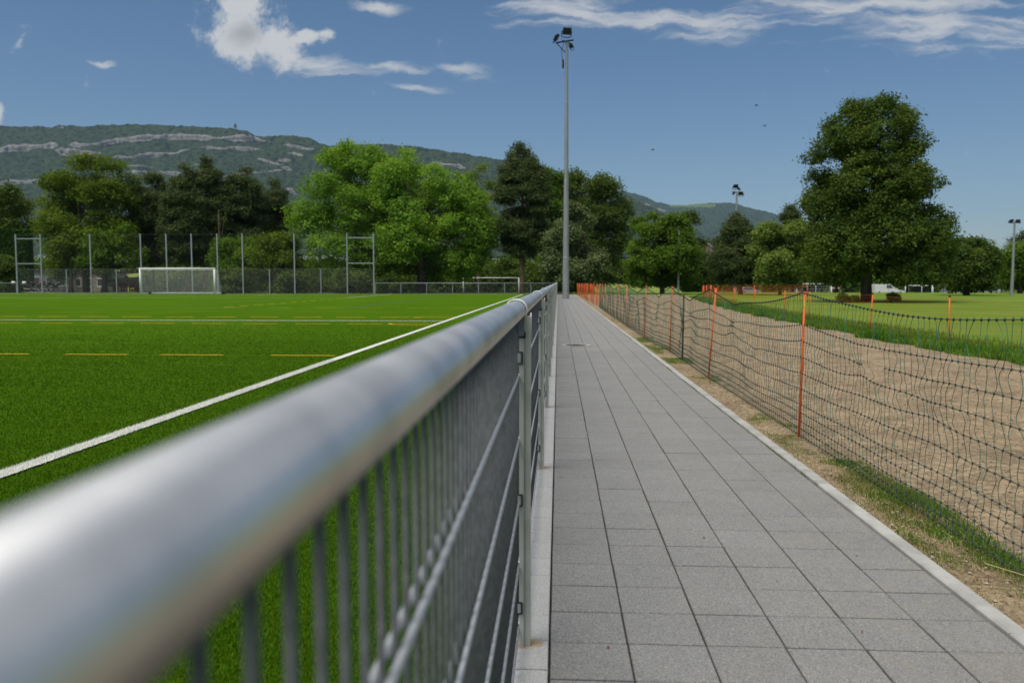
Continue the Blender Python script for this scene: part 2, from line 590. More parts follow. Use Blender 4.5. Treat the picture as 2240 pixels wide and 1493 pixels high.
# ------------------------------------------------------------------ ground
g = MB()
rows_ = [-3000, 100, 103, 106, 109, 112, 114, 12000]
for y in rows_:
    g.v += [(-9000, y, gz(y)), (9000, y, gz(y))]
for k in range(len(rows_) - 1):
    g.f.append((2 * k, 2 * k + 1, 2 * k + 3, 2 * k + 2))
    g.m.append(0)
M['meadow'] = pmat('meadow_ground', (0.075, 0.12, 0.02), (0.11, 0.135, 0.035), scale=0.12, rough=0.95, detail=8, bump=0.03, bscale=3)
kind(g.build('ground', 'meadow'), 'structure')


def turf_mat():
    m = pmat('artificial_turf', (0.058, 0.130, 0.006), (0.074, 0.152, 0.008), scale=0.35, rough=0.75, detail=9, lo=0.3, hi=0.7,
             spec=0.0, bump=0.012, bscale=260)
    t = m.node_tree
    b = t.nodes['Principled BSDF']
    src = b.inputs['Base Color'].links[0].from_socket
    geo = N(t, 'ShaderNodeNewGeometry')
    mp = N(t, 'ShaderNodeMapping')
    mp.inputs['Scale'].default_value = (0.25, 1.6, 1)
    t.links.new(geo.outputs['Position'], mp.inputs['Vector'])
    n = N(t, 'ShaderNodeTexNoise', i_Scale=1.0, i_Detail=8.0, i_Roughness=0.75)
    t.links.new(mp.outputs[0], n.inputs['Vector'])
    n2 = N(t, 'ShaderNodeTexNoise', i_Scale=140.0, i_Detail=3.0, i_Roughness=0.7)
    t.links.new(geo.outputs['Position'], n2.inputs['Vector'])
    hs = N(t, 'ShaderNodeHueSaturation')
    v = math_n(t, 'ADD', math_n(t, 'MULTIPLY', n.outputs['Fac'], 0.85), math_n(t, 'MULTIPLY', n2.outputs['Fac'], 0.7))
    t.links.new(math_n(t, 'ADD', v, 0.22), hs.inputs['Value'])
    t.links.new(src, hs.inputs['Color'])
    t.links.new(hs.outputs[0], b.inputs['Base Color'])
    return m


M['turf'] = turf_mat()
pitch = MB().add([(-75, -6, 0), (-0.225, -6, 0), (-0.225, 81.5, 0), (-75, 81.5, 0)], [(0, 1, 2, 3)]).build('sports_pitch', 'turf')
kind(pitch, 'structure')
TL, GL, HL = -3.33, 77.6, 24.45       # touchline X, goal line Y, halfway line Y
PCX = -35.9                            # pitch centre X


def stripe(name, x0, x1, y0, y1, mat, z=0.006):
    return MB().add([(x0, y0, z), (x1, y0, z), (x1, y1, z), (x0, y1, z)], [(0, 1, 2, 3)]).build(name, mat, pitch)


def ragged(name, p0, p1, w, mat, z=0.012, step=0.03, jit=0.006):
    """a turf line whose fibres give an uneven rim"""
    p0, p1 = Vector((*p0, 0)), Vector((*p1, 0))
    d = p1 - p0
    n = max(2, int(d.length / step))
    s = Vector((-d.y, d.x, 0)).normalized()
    vs, fs = [], []
    for i in range(n + 1):
        p = p0 + d * (i / n)
        vs.append(tuple(p + s * (w / 2 + random.uniform(-jit, jit)) + Vector((0, 0, z))))
        vs.append(tuple(p - s * (w / 2 + random.uniform(-jit, jit)) + Vector((0, 0, z))))
    for i in range(n):
        fs.append((2 * i, 2 * i + 1, 2 * i + 3, 2 * i + 2))
    return MB().add(vs, fs).build(name, mat, pitch)


ragged('touchline', (TL, 0.5), (TL, 40), 0.125, 'line_white')
stripe('touchline', TL - 0.06, TL + 0.06, 40, GL, 'line_white', 0.012)
stripe('halfway_line', -68.5, TL - 0.065, HL - 0.075, HL + 0.075, 'line_white')
stripe('goal_line', -68.5, TL - 0.065, GL - 0.06, GL + 0.06, 'line_white')
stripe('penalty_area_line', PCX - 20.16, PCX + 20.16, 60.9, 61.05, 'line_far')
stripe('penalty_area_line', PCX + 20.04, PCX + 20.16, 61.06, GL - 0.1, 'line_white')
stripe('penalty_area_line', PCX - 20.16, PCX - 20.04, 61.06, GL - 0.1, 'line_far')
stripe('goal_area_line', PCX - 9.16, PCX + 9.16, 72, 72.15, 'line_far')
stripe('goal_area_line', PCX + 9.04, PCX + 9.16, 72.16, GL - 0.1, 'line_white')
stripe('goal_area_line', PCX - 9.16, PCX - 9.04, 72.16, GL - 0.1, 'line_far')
mb = MB()
for k in range(24):
    q = 2 * math.pi * k / 24
    mb.v.append((PCX + 0.14 * math.cos(q), 66.6 + 0.14 * math.sin(q), 0.007))
mb.f = [tuple(range(24))]
mb.m = [0]
mb.build('penalty_spot', 'line_far', pitch)
mb = MB()
pts = []
for k in range(25):
    q = math.pi + R(37) + (math.pi - R(74)) * k / 24
    pts.append((PCX + 9.15 * math.cos(q), 66.6 + 9.15 * math.sin(q)))
vs, fs = [], []
for i, p in enumerate(pts):
    q = math.pi + R(37) + (math.pi - R(74)) * i / 24
    for rr in (9.09, 9.21):
        vs.append((PCX + rr * math.cos(q), 66.6 + rr * math.sin(q), 0.008))
for i in range(24):
    fs.append((2 * i, 2 * i + 1, 2 * i + 3, 2 * i + 2))
MB().add(vs, fs).build('penalty_arc', 'line_far', pitch)
# blue markings of the smaller field
stripe('blue_line', -60, -9.4, 36.4, 36.5, 'line_blue', 0.005)
stripe('blue_line', -9.4, -9.28, 36.4, 72, 'line_blue', 0.005)
stripe('blue_line', -19.06, -18.94, 40.3, 60.7, 'line_blue', 0.005)
# yellow dashes: three across rows, one running away from the camera
dash_me = MB().add([(0, -0.045, 0), (0.97, -0.045, 0), (0.97, 0.045, 0), (0, 0.045, 0)], [(0, 1, 2, 3)])


def dash_row(Y, x1, x0, period, ragr=False, w=0.09, off=0.0):
    x = x1 - off
    while x > x0:
        if ragr:
            ragged('dash', (x - 0.97, Y), (x, Y), 0.11, 'line_yellow', step=0.02, jit=0.008)
        else:
            stripe('dash', x - 0.97, x, Y - w / 2, Y + w / 2, 'line_yellow', 0.009)
        x -= period


for a, b in ((594, 732), (350, 488), (142, 280), (-70, 63)):
    ragged('dash', (PX(a, 12.72, 781), 12.72), (PX(b, 12.72, 781), 12.72), 0.085, 'line_yellow', step=0.02, jit=0.008)
dash_row(22.45, PX(836, 22.45, 710), -19, 1.465, True)
dash_row(26.85, PX(895, 26.85, 695), -22, 1.45, w=0.16)
dash_row(36.6, PX(1040, 36.6, 674), -15, 2.1, w=0.1)
for k in range(13):
    y0 = 37 + k * 1.9
    stripe('dash', -15.33, -15.23, y0, y0 + 1.15, 'line_yellow', 0.01)
for (cy_, s) in ((26.6, 1), (22.75, -1)):
    vs, fs = [], []
    for i in range(13):
        q = math.pi - (math.pi / 2) * i / 12 if s > 0 else math.pi + (math.pi / 2) * i / 12
        for rr in (0.95, 1.05):
            vs.append((TL - 0.09 + rr * math.cos(q) * 1.25, cy_ + rr * math.sin(q) * 0.9, 0.011))
    for i in range(12):
        fs.append((2 * i, 2 * i + 1, 2 * i + 3, 2 * i + 2))
    MB().add(vs, fs).build('corner_arc', 'line_yellow', pitch)
    ragged('corner_line', (TL - 1.35, cy_), (TL - 0.08, cy_), 0.08, 'line_yellow', z=0.008)

# ------------------------------------------------------------------ paved path
PL, TW, Y0 = -0.022, 0.25, 2.594
path = MB().box(-0.024, 1.478, -3, 79, -0.06, -0.010).build('path', 'joint')
kind(path, 'structure')
slab = MB().box(-0.1220, 0.1220, -0.1208, 0.1208, -0.05, 0.0, 0.0028)
slab_mesh = slab.build('paving_slab', 'paver', path)
first = slab_mesh
cnt = 0
rest = MB()
tints = []
for row in range(-3, 305):
    y = Y0 + 0.25 * row - 0.125
    if y > 79 - 0.15:
        break
    for c in range(6):
        x = PL + TW * c + 0.125
        dz = random.uniform(-0.0012, 0.0012)
        rz = random.uniform(-0.003, 0.003)
        # lamp mast foot and the manhole take out some slabs
        if (x - 0.33) ** 2 + (y - 15.1) ** 2 < 0.12 ** 2:
            continue
        jx, jy = random.uniform(-0.0008, 0.0008), random.uniform(-0.0012, 0.0012)
        if cnt < 300:
            o = first if cnt == 0 else first.copy()
            if cnt:
                C.objects.link(o)
            o.location = (x + jx, y + jy, dz)
            o.rotation_euler = (random.uniform(-0.004, 0.004), random.uniform(-0.004, 0.004), rz)
            cnt += 1
        else:
            rest.box(x - 0.1222 + jx, x + 0.1222 + jx, y - 0.118 + jy, y + 0.118 + jy, -0.03, dz, 0.003)
            tints += [random.random()] * 9
o = rest.build('distant_paving', 'paver', path)
kind(o, 'stuff')
a = o.data.attributes.new('tint', 'FLOAT', 'FACE')
a.data.foreach_set('value', tints)

edging = MB().box(-0.222, -0.026, -3, 81, -0.06, -0.008).build('edging_strip', 'joint')
kind(edging, 'structure')
eb = None
rest = MB()
cnt = 0
for i in range(-4, 400):
    y = 2.594 + 0.2 * i - 0.1
    if y > 80.8:
        break
    if cnt < 300:
        if eb is None:
            eb = MB().box(-0.0975, 0.0975, -0.0968, 0.0968, -0.05, 0.004, 0.003).build('edging_block', 'edging', edging)
            o = eb
        else:
            o = eb.copy()
            C.objects.link(o)
        o.location = (-0.124, y, random.uniform(-0.001, 0.001))
        o.rotation_euler = (0, 0, random.uniform(-0.004, 0.004))
        cnt += 1
    else:
        rest.box(-0.2215, -0.0265, y - 0.096, y + 0.096, -0.05, 0.004, 0.003)
kind(rest.build('distant_edging', 'edging', edging), 'stuff')

kerb = empty_struct('kerb')
kb = None
for i in range(-3, 77):
    y = 3.72 + i
    if kb is None:
        kb = MB().box(-0.034, 0.034, -0.4965, 0.4965, -0.15, 0.016, 0.007).build('kerb_stone', 'kerb', kerb)
        o = kb
    else:
        o = kb.copy()
        C.objects.link(o)
    o.location = (1.516 + random.uniform(-0.002, 0.002), y - 0.5, random.uniform(-0.0015, 0.0015))
    o.rotation_euler = (0, 0, random.uniform(-0.002, 0.002))

# ------------------------------------------------------------------ dirt track and lawn on the right
edge_pts = [(-5, 6.2), (8, 6.25), (11.4, 6.45), (15, 6.45), (21.3, 6.7), (28, 6.9), (36, 7.4), (49, 8.6), (62, 10.0), (72, 10.8), (78, 10.9)]


def edge_x(y):
    ys, xs = zip(*edge_pts)
    return float(np.interp(y, ys, xs)) + 0.10 * math.sin(y * 1.7) + 0.07 * math.sin(y * 4.1 + 1)


def dirt_mat():
    m = pmat('sandy_soil', (0.36, 0.275, 0.175), (0.205, 0.155, 0.098), scale=2.2, rough=0.95, detail=10, spec=0.1, bump=0.02, bscale=45, lo=0.25, hi=0.8)
    t = m.node_tree
    b = t.nodes['Principled BSDF']
    src = b.inputs['Base Color'].links[0].from_socket
    geo = N(t, 'ShaderNodeNewGeometry')
    # grit
    v = N(t, 'ShaderNodeTexVoronoi', i_Scale=38.0)
    t.links.new(geo.outputs['Position'], v.inputs['Vector'])
    sc_ = N(t, 'ShaderNodeSeparateColor')
    t.links.new(v.outputs['Color'], sc_.inputs[0])
    hs = N(t, 'ShaderNodeHueSaturation')
    t.links.new(math_n(t, 'ADD', math_n(t, 'MULTIPLY', sc_.outputs[0], 0.7), 0.65), hs.inputs['Value'])
    t.links.new(src, hs.inputs['Color'])
    # thin dark patches of moss and damp soil
    n = N(t, 'ShaderNodeTexNoise', i_Scale=0.9, i_Detail=10.0, i_Roughness=0.72)
    t.links.new(geo.outputs['Position'], n.inputs['Vector'])
    mx = N(t, 'ShaderNodeMixRGB')
    mx.inputs[2].default_value = (0.12, 0.11, 0.05, 1)
    t.links.new(math_n(t, 'MULTIPLY', smooth(t, n.outputs['Fac'], 0.56, 0.72), 0.65), mx.inputs[0])
    t.links.new(hs.outputs[0], mx.inputs[1])
    t.links.new(mx.outputs[0], b.inputs['Base Color'])
    return m


M['dirt'] = dirt_mat()
ys = np.concatenate([np.arange(-3, 14, 0.07), np.arange(14, 30, 0.15), np.arange(30, 78.5, 0.5)])
nu = 64
us = np.linspace(0, 1, nu)
V = []
for y in ys:
    xe = edge_x(y)
    for u in us:
        x = 1.552 + (xe - 1.552) * u
        h = 0.03 * mnoise.fractal(Vector((x * 0.9, y * 0.6, 1)), 1.0, 2.0, 5) + 0.010 * mnoise.noise(Vector((x * 7, y * 7, 3))) - 0.02 * math.exp(-((x - 3.4 - 0.2 * math.sin(y * .3)) / 0.16) ** 2) - 0.02 * math.exp(-((x - 4.9 - 0.2 * math.sin(y * .3)) / 0.16) ** 2)
        V.append((x, y, max(-0.03, h * min(1, 0.2 + u * 12))))
V = np.array(V)
idx = np.arange(len(ys) * nu).reshape(len(ys), nu)
F = np.stack([idx[:-1, :-1].ravel(), idx[:-1, 1:].ravel(), idx[1:, 1:].ravel(), idx[1:, :-1].ravel()], 1)
kind(link('dirt_track', np_mesh('dirt_track', V, F, 'dirt', smooth=True)), 'structure')


def lawn_mat():
    m = pmat('mown_lawn', (0.105, 0.19, 0.018), (0.175, 0.23, 0.038), scale=0.22, rough=0.9, detail=10, lo=0.3, hi=0.7, spec=0.05, bump=0.03, bscale=30)
    t = m.node_tree
    b = t.nodes['Principled BSDF']
    src = b.inputs['Base Color'].links[0].from_socket
    geo = N(t, 'ShaderNodeNewGeometry')
    mp = N(t, 'ShaderNodeMapping')
    mp.inputs['Scale'].default_value = (0.05, 0.5, 1)
    t.links.new(geo.outputs['Position'], mp.inputs['Vector'])
    n = N(t, 'ShaderNodeTexNoise', i_Scale=1.0, i_Detail=6.0, i_Roughness=0.7)
    t.links.new(mp.outputs[0], n.inputs['Vector'])
    n2 = N(t, 'ShaderNodeTexNoise', i_Scale=25.0, i_Detail=6.0, i_Roughness=0.75)
    t.links.new(geo.outputs['Position'], n2.inputs['Vector'])
    hs = N(t, 'ShaderNodeHueSaturation')
    v = math_n(t, 'ADD', math_n(t, 'MULTIPLY', n.outputs['Fac'], 0.9), math_n(t, 'MULTIPLY', n2.outputs['Fac'], 0.7))
    t.links.new(math_n(t, 'ADD', v, 0.2), hs.inputs['Value'])
    t.links.new(src, hs.inputs['Color'])
    t.links.new(hs.outputs[0], b.inputs['Base Color'])
    return m


M['lawn'] = lawn_mat()
kind(MB().add([(1.556, -6, -0.045), (140, -6, -0.045), (140, 99.8, -0.045), (1.556, 99.8, -0.045)], [(0, 1, 2, 3)]).build('lawn', 'lawn'), 'structure')

# ------------------------------------------------------------------ near railing with welded mesh panels
RX, RZ, RR = -0.130, RZc, 0.030
WX = -0.128
POSTS = [2.56 + 2.51 * i for i in range(-1, 32)]
FY1 = POSTS[-1]
fence = thing('railing_fence', 'long galvanised handrail fence with welded mesh running beside the grey paved path', 'fence')
mb = MB()
rp = [(RX, y, RZ) for y in np.linspace(-0.6, FY1, 40)]
mb.tube(rp, RR, 40)
mb.build('handrail', 'rail', fence, smooth=True)
WZ = [0.065, 0.265, 0.465, 0.665, 0.865]


def hwire(dx):
    return MB().tube([(WX + dx, 0.012, 0), (WX + dx, 2.498, 0)], 0.004, 8)


# first two panels: every rod an object of its own
hw_me = hwire(0)
vw = MB().tube([(WX, 0, 0.02), (WX, 0, 1.046)], 0.003, 8)
hw_o = vw_o = None
for bay in range(len(POSTS) - 1):
    y0 = POSTS[bay]
    panel = bpy.data.objects.new('mesh_panel', None)
    C.objects.link(panel)
    panel.parent = fence
    panel.location = (0, y0, 0)
    if bay < 2:
        for z in WZ:
            for dx in (-0.0072, 0.0072):
                if hw_o is None:
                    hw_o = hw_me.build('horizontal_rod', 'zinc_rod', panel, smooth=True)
                    o = hw_o
                else:
                    o = hw_o.copy()
                    C.objects.link(o)
                    o.parent = panel
                o.location = (dx, 0, z)
        for k in range(50):
            if vw_o is None:
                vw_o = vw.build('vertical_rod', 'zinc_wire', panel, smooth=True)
                o = vw_o
            else:
                o = vw_o.copy()
                C.objects.link(o)
                o.parent = panel
            o.location = (0, 0.03 + 0.05 * k, 0)
    elif bay == 2:
        b3 = MB()
        for z in WZ:
            for dx in (-0.0072, 0.0072):
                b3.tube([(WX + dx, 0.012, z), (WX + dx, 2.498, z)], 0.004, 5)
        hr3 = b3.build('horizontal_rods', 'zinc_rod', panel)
        b3 = MB()
        for k in range(50):
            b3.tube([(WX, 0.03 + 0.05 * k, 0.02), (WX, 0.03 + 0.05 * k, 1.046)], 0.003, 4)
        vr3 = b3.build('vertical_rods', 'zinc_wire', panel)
        kind(hr3, 'stuff')
        kind(vr3, 'stuff')
    else:
        for s_ in (hr3, vr3):
            o = s_.copy()
            C.objects.link(o)
            o.parent = panel

# post with its clamp bar, clips, mortar pad and the ring round the rail
post = MB().box(-0.104, -0.084, -0.022, 0.022, 0.0, RZ - RR + 0.012).build('post', 'zinc_post', fence)
MB().box(-0.119, -0.1045, -0.03, 0.012, 0.0, 0.985).build('clamp_bar', 'zinc_post', post)
mb = MB()
mb.box(-0.1205, -0.103, -0.032, 0.014, 0.9855, 0.990)
mb.box(-0.1045, -0.1, -0.032, 0.014, 0.985, 1.005)
mb.build('rubber_cap', 'rubber', post)
for zc in (0.925, 0.48, 0.135):
    mb = MB()
    mb.box(-0.1235, -0.108, -0.0345, -0.0305, zc + 0.016, zc + 0.019)
    mb.box(-0.1235, -0.108, -0.0345, -0.0305, zc - 0.019, zc - 0.016)
    mb.box(-0.1115, -0.108, -0.0345, -0.0305, zc - 0.0158, zc + 0.0158)
    mb.build('clip', 'rubber', post)
    MB().box(-0.1235, -0.1145, -0.034, -0.0305, zc - 0.0145, zc + 0.0145).build('clip_plate', 'zinc', post)
mb = MB()
ring = [(RX + (RR + 0.0055) * math.cos(q), 0, RZ + (RR + 0.0055) * math.sin(q)) for q in np.linspace(-0.5, math.pi + 0.6, 22)]
vs, fs = [], []
for (x, _, z) in ring:
    for yy, k in ((-0.022, 0.93), (-0.020, 1.0), (0.020, 1.0), (0.022, 0.93)):
        vs.append((RX + (x - RX) * k, yy, RZ + (z - RZ) * k))
for i in range(len(ring) - 1):
    for k in range(3):
        fs.append((i * 4 + k, i * 4 + k + 1, i * 4 + k + 5, i * 4 + k + 4))
mb.add(vs, fs)
mb.box(-0.0855, -0.0825, -0.014, 0.014, RZ - 0.09, RZ - 0.008)
mb.build('rail_clamp', 'clampring', post, smooth=True)
mb = MB()
vs = [(-0.1, 0, 0.012)]
for k in range(18):
    q = 2 * math.pi * k / 18
    r_ = 0.042 + 0.012 * math.sin(q * 2 + 1) + random.uniform(-0.005, 0.005)
    vs.append((-0.092 + r_ * math.cos(q) * 0.95, r_ * math.sin(q) * 1.1, 0.0052))
mb.add(vs, [(0, 1 + k, 1 + (k + 1) % 18) for k in range(18)])
mb.build('mortar_pad', 'mortar', post, smooth=True)
for i, y in enumerate(POSTS):
    p = post if i == 0 else copy_tree(post, fence)
    p.location = (0, y, 0)

# ------------------------------------------------------------------ far railing and ball-stop fence
FY = FY1 + 0.05


def low_rail(name, label, xa, xb, group):
    t = thing(name, label, 'fence', (0, FY, 0), group=group)
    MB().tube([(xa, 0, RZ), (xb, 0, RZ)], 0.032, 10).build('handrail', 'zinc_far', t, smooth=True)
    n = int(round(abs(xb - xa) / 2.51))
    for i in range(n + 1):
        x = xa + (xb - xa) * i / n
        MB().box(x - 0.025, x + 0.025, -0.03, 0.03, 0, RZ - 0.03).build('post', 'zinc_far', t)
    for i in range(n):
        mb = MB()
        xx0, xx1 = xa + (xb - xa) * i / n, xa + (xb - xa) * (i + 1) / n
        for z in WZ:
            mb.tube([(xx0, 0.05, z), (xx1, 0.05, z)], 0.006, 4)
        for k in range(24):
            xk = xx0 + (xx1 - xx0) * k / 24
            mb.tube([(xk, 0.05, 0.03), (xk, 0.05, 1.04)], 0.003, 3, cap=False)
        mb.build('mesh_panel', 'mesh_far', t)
    return t


XA = PX(818, FY)
low_rail('railing_fence', 'low handrail fence closing the far end of the pitch, right of the ball-stop fence', -0.118, XA + 0.12, None)
XL = PX(38, FY)
low_rail('railing_fence', 'short stretch of low white-topped handrail left of the tall ball-stop fence', XL - 0.12, XL - 12.6, None)

bs = thing('ball_stop_fence', 'high ball-stop fence of tall galvanised posts, mesh panels and netting behind the goal', 'fence', (0, FY, 0))
tall_px = [38, 92, 200, 310, 366, 421, 477, 532, 645, 760, 818]
short_px = [146, 255, 590, 702]
TOPZ = PZ(511, FY, 400)
MIDZ = 2.44
allx = sorted([PX(p, FY) for p in tall_px + short_px])
for p in tall_px:
    x = PX(p, FY)
    w = 0.055
    MB().box(x - w, x + w, -w, w, 0, TOPZ).build('tall_post', 'zinc_far', bs)
for p in short_px:
    x = PX(p, FY)
    MB().box(x - 0.04, x + 0.04, -0.04, 0.04, 0, MIDZ).build('short_post', 'zinc_far', bs)
for a, b in ((38, 92), (760, 818)):
    for zz in (PZ(521, FY, 400), PZ(576, FY, 400)):
        MB().box(PX(a, FY) + 0.056, PX(b, FY) - 0.056, -0.04, 0.04, zz - 0.05, zz + 0.05).build('cross_bar', 'zinc_far', bs)
for x0, x1 in zip(allx[:-1], allx[1:]):
    mb = MB()
    for k in range(13):
        z = 0.05 + 0.2 * k
        if z > MIDZ:
            z = MIDZ
        mb.tube([(x0, 0.07, z), (x1, 0.07, z)], 0.012 if k in (12,) else 0.009, 4)
    nk = 24
    for k in range(nk):
        xk = x0 + (x1 - x0) * k / nk
        mb.tube([(xk, 0.07, 0.03), (xk, 0.07, MIDZ)], 0.0013, 3, cap=False)
    mb.build('mesh_panel', 'mesh_far', bs)
mb = MB()
x0, x1 = allx[0], allx[-1]
for k in range(int((TOPZ - MIDZ) / 0.14)):
    z = MIDZ + 0.07 + 0.14 * k
    mb.tube([(x0, 0.09, z), (x1, 0.09, z)], 0.0018, 3, cap=False)
for k in range(int((x1 - x0) / 0.14)):
    mb.tube([(x0 + 0.14 * k, 0.09, MIDZ), (x0 + 0.14 * k, 0.09, TOPZ - 0.05)], 0.0018, 3, cap=False)
mb.tube([(x0, 0.09, TOPZ - 0.05), (x1, 0.09, TOPZ - 0.05)], 0.012, 4)
mb.build('ball_net', 'net_dark', bs)


# ------------------------------------------------------------------ goals
def net_grid(mb, A, B, Cc, D, nu_, nv_, r=0.0035, sag=0.0):
    A, B, Cc, D = map(Vector, (A, B, Cc, D))

    def pt(u, v):
        p = (A * (1 - u) + B * u) * (1 - v) + (D * (1 - u) + Cc * u) * v
        p = p + Vector((0, 0, -sag * 4 * v * (1 - v)))
        return p
    for i in range(nu_ + 1):
        mb.tube([pt(i / nu_, v / 6) for v in range(7)], r, 3, cap=False)
    for j in range(nv_ + 1):
        mb.tube([pt(0, j / nv_), pt(0.5, j / nv_), pt(1, j / nv_)], r, 3, cap=False)


def goal(label, x, y, rz=0.0, W=7.32, H=2.44, D=1.7, Dt=0.8, group=None, net=True, nr=0.012, pr=0.085, step=0.17, base=True):
    t = thing('football_goal', label, 'goal', (x, y, 0.012 if y < 80 else gz(y)), rz, group)
    mb_ = MB().tube([(-W / 2, 0, 0), (-W / 2, 0, H)], pr, 12)
    mb_.build('post', 'white', t, smooth=True)
    MB().tube([(W / 2, 0, 0), (W / 2, 0, H)], pr, 12).build('post', 'white', t, smooth=True)
    MB().tube([(-W / 2 - pr, 0, H), (W / 2 + pr, 0, H)], pr, 12).build('crossbar', 'white', t, smooth=True)
    for s in (-1, 1):
        MB().tube([(s * W / 2, 0.05, H), (s * W / 2, Dt, H - 0.05), (s * (W / 2 + 0.02), D, 0.06)], 0.02, 6).build('net_support', 'zinc_far', t)
        if base:
            MB().tube([(s * W / 2, 0, 0.05), (s * W / 2, D, 0.05)], 0.035, 8).build('ground_bar', 'white', t)
    if base:
        MB().tube([(-W / 2, D, 0.09), (W / 2, D, 0.09)], 0.06, 8).build('back_bar', 'white', t)
    if net:
        mb = MB()
        net_grid(mb, (-W / 2, Dt, H - 0.05), (W / 2, Dt, H - 0.05), (W / 2, D, 0.1), (-W / 2, D, 0.1), int(W / step), int(H / step), nr)
        net_grid(mb, (-W / 2, 0.05, H), (W / 2, 0.05, H), (W / 2, Dt, H - 0.05), (-W / 2, Dt, H - 0.05), int(W / step), max(2, int(Dt / step)), nr, sag=0.08)
        for s in (-1, 1):
            net_grid(mb, (s * W / 2, 0.05, H), (s * W / 2, Dt, H - 0.05), (s * W / 2, D, 0.1), (s * W / 2, 0.05, 0.1), 6, int(H / step), nr)
        mb.build('net', 'net_white', t)
    return t


g1 = goal('white football goal with net standing at the far end of the artificial turf', PX(388, GL), GL, 0)
for s in (-1, 1):
    w = MB().tube([(s * 3.66 + 0.1, 1.55, 0.1), (s * 3.66 + 0.1, 1.95, 0.1)], 0.13, 10)
    w.build('wheel', 'black', g1)
goal('grey-white training goal without net on the meadow behind the low far railing', PX(1074, 108), 108, 0, W=7.3, H=2.5, net=False, pr=0.055, base=False)
goal('white goal with net left of the big maple trunk beyond the lawn', PX(1781, 118, 630), 118, 0.0, W=4.75, H=2.24, step=0.35, nr=0.01, pr=0.09)
goal('netless white goal right of the maple trunk on the far pitch', PX(2010, 150, 630), 150, 0, W=4.6, H=1.85, net=False, pr=0.09)

# ------------------------------------------------------------------ manhole
mh = thing('manhole_cover', 'round manhole cover with pale rim set into the grey paved path', 'manhole cover', (0.33, 15.1, 0.003))
MB().lathe([(0.275, 0.0), (0.272, 0.008), (0.205, 0.008), (0.2, 0.002)], 40).build('rim', 'kerb', mh)
mb = MB()
mb.lathe([(0.199, 0.002), (0.199, 0.0045), (0.0005, 0.0045)], 40)
for k in range(-4, 5):
    L = math.sqrt(max(0, 0.19 ** 2 - (k * 0.045) ** 2))
    mb.box(-L, L, k * 0.045 - 0.006, k * 0.045 + 0.006, 0.0046, 0.0075)
mb.build('lid', 'iron', mh)


# ------------------------------------------------------------------ floodlight masts
def floodlight(t, c, yaw, tilt, s=1.0):
    """lamp box on a bent yoke, c = centre"""
    o = bpy.data.objects.new('floodlight', None)
    C.objects.link(o)
    o.parent = t
    o.location = c
    o.rotation_euler = (tilt, 0, yaw)
    mb = MB()
    mb.box(-0.30 * s, 0.30 * s, -0.10 * s, 0.06 * s, -0.24 * s, 0.24 * s)
    for k in range(7):
        z = (-0.2 + 0.066 * k) * s
        mb.box(-0.27 * s, 0.27 * s, 0.0605 * s, 0.13 * s, z, z + 0.014 * s)
    mb.build('lamp_housing', 'black', o)
    MB().box(-0.27 * s, 0.27 * s, -0.106 * s, -0.1005 * s, -0.21 * s, 0.21 * s).build('lamp_glass', 'glass', o)
    MB().tube([(-0.31 * s, 0, 0), (-0.36 * s, 0, -0.06 * s), (-0.36 * s, 0, -0.36 * s), (-0.22 * s, 0, -0.46 * s), (0.22 * s, 0, -0.46 * s),
               (0.36 * s, 0, -0.36 * s), (0.36 * s, 0, -0.06 * s), (0.31 * s, 0, 0)], 0.032 * s, 6).build('yoke', 'black', o)
    return o


mY = 58.0
mx, _ = at(1237.5, 652, mY)
mast = thing('floodlight_mast', 'tall tapered galvanised floodlight mast standing on the paved path', 'floodlight mast', (mx, mY, 0), group='floodlight masts')
H = PZ(92, mY, 1240)
mb = MB()
nseg = 12
vs, fs = [], []
prof = [(0.0, 0.235), (2.9, 0.215), (2.92, 0.205), (8.2, 0.165), (8.22, 0.155), (13.5, 0.118), (13.52, 0.108), (H, 0.092)]
mb.lathe([(r, z) for z, r in prof] + [(0.001, H)], 12)
mb.build('pole', 'mast', mast, smooth=False)
MB().lathe([(0.30, 0.0), (0.30, 0.012), (0.235, 0.012)], 16).build('base_plate', 'zinc_far', mast)
MB().box(-0.10, 0.10, -0.236, -0.22, 0.6, 1.1).build('access_door', 'mast', mast)
mb = MB()
mb.tube([(-0.75, 0, H - 0.05), (0.45, 0, H + 0.12)], 0.055, 8)
mb.tube([(-0.3, -0.4, H - 0.02), (0.3, 0.4, H - 0.02)], 0.05, 8)
mb.tube([(-0.72, 0, H - 0.05), (-0.06, 0, H - 0.75)], 0.03, 6)
mb.build('cross_arm', 'black', mast)
floodlight(mast, (-0.72, 0.0, H + 0.30), R(115), R(25), 0.8)
floodlight(mast, (0.0, -0.25, H + 0.66), R(14), R(35), 0.95)
floodlight(mast, (0.3, 0.3, H - 0.2), R(-60), R(30), 0.6)
MB().box(-0.32, -0.19, -0.1, 0.1, H - 1.75, H - 1.2).build('junction_box', 'black', mast)
mb = MB()
for z in np.arange(4, H - 1.5, 1.9):
    mb.tube([(-0.28, 0, z), (-0.05, 0, z)], 0.018, 5)
mb.build('step_bolts', 'mast', mast)
mb = MB()
mb.tube([(-0.3, -0.05, H - 1.2), (-0.38, -0.05, H - 0.6), (-0.2, 0, H - 0.05)], 0.02, 5)
mb.build('cable', 'black', mast)


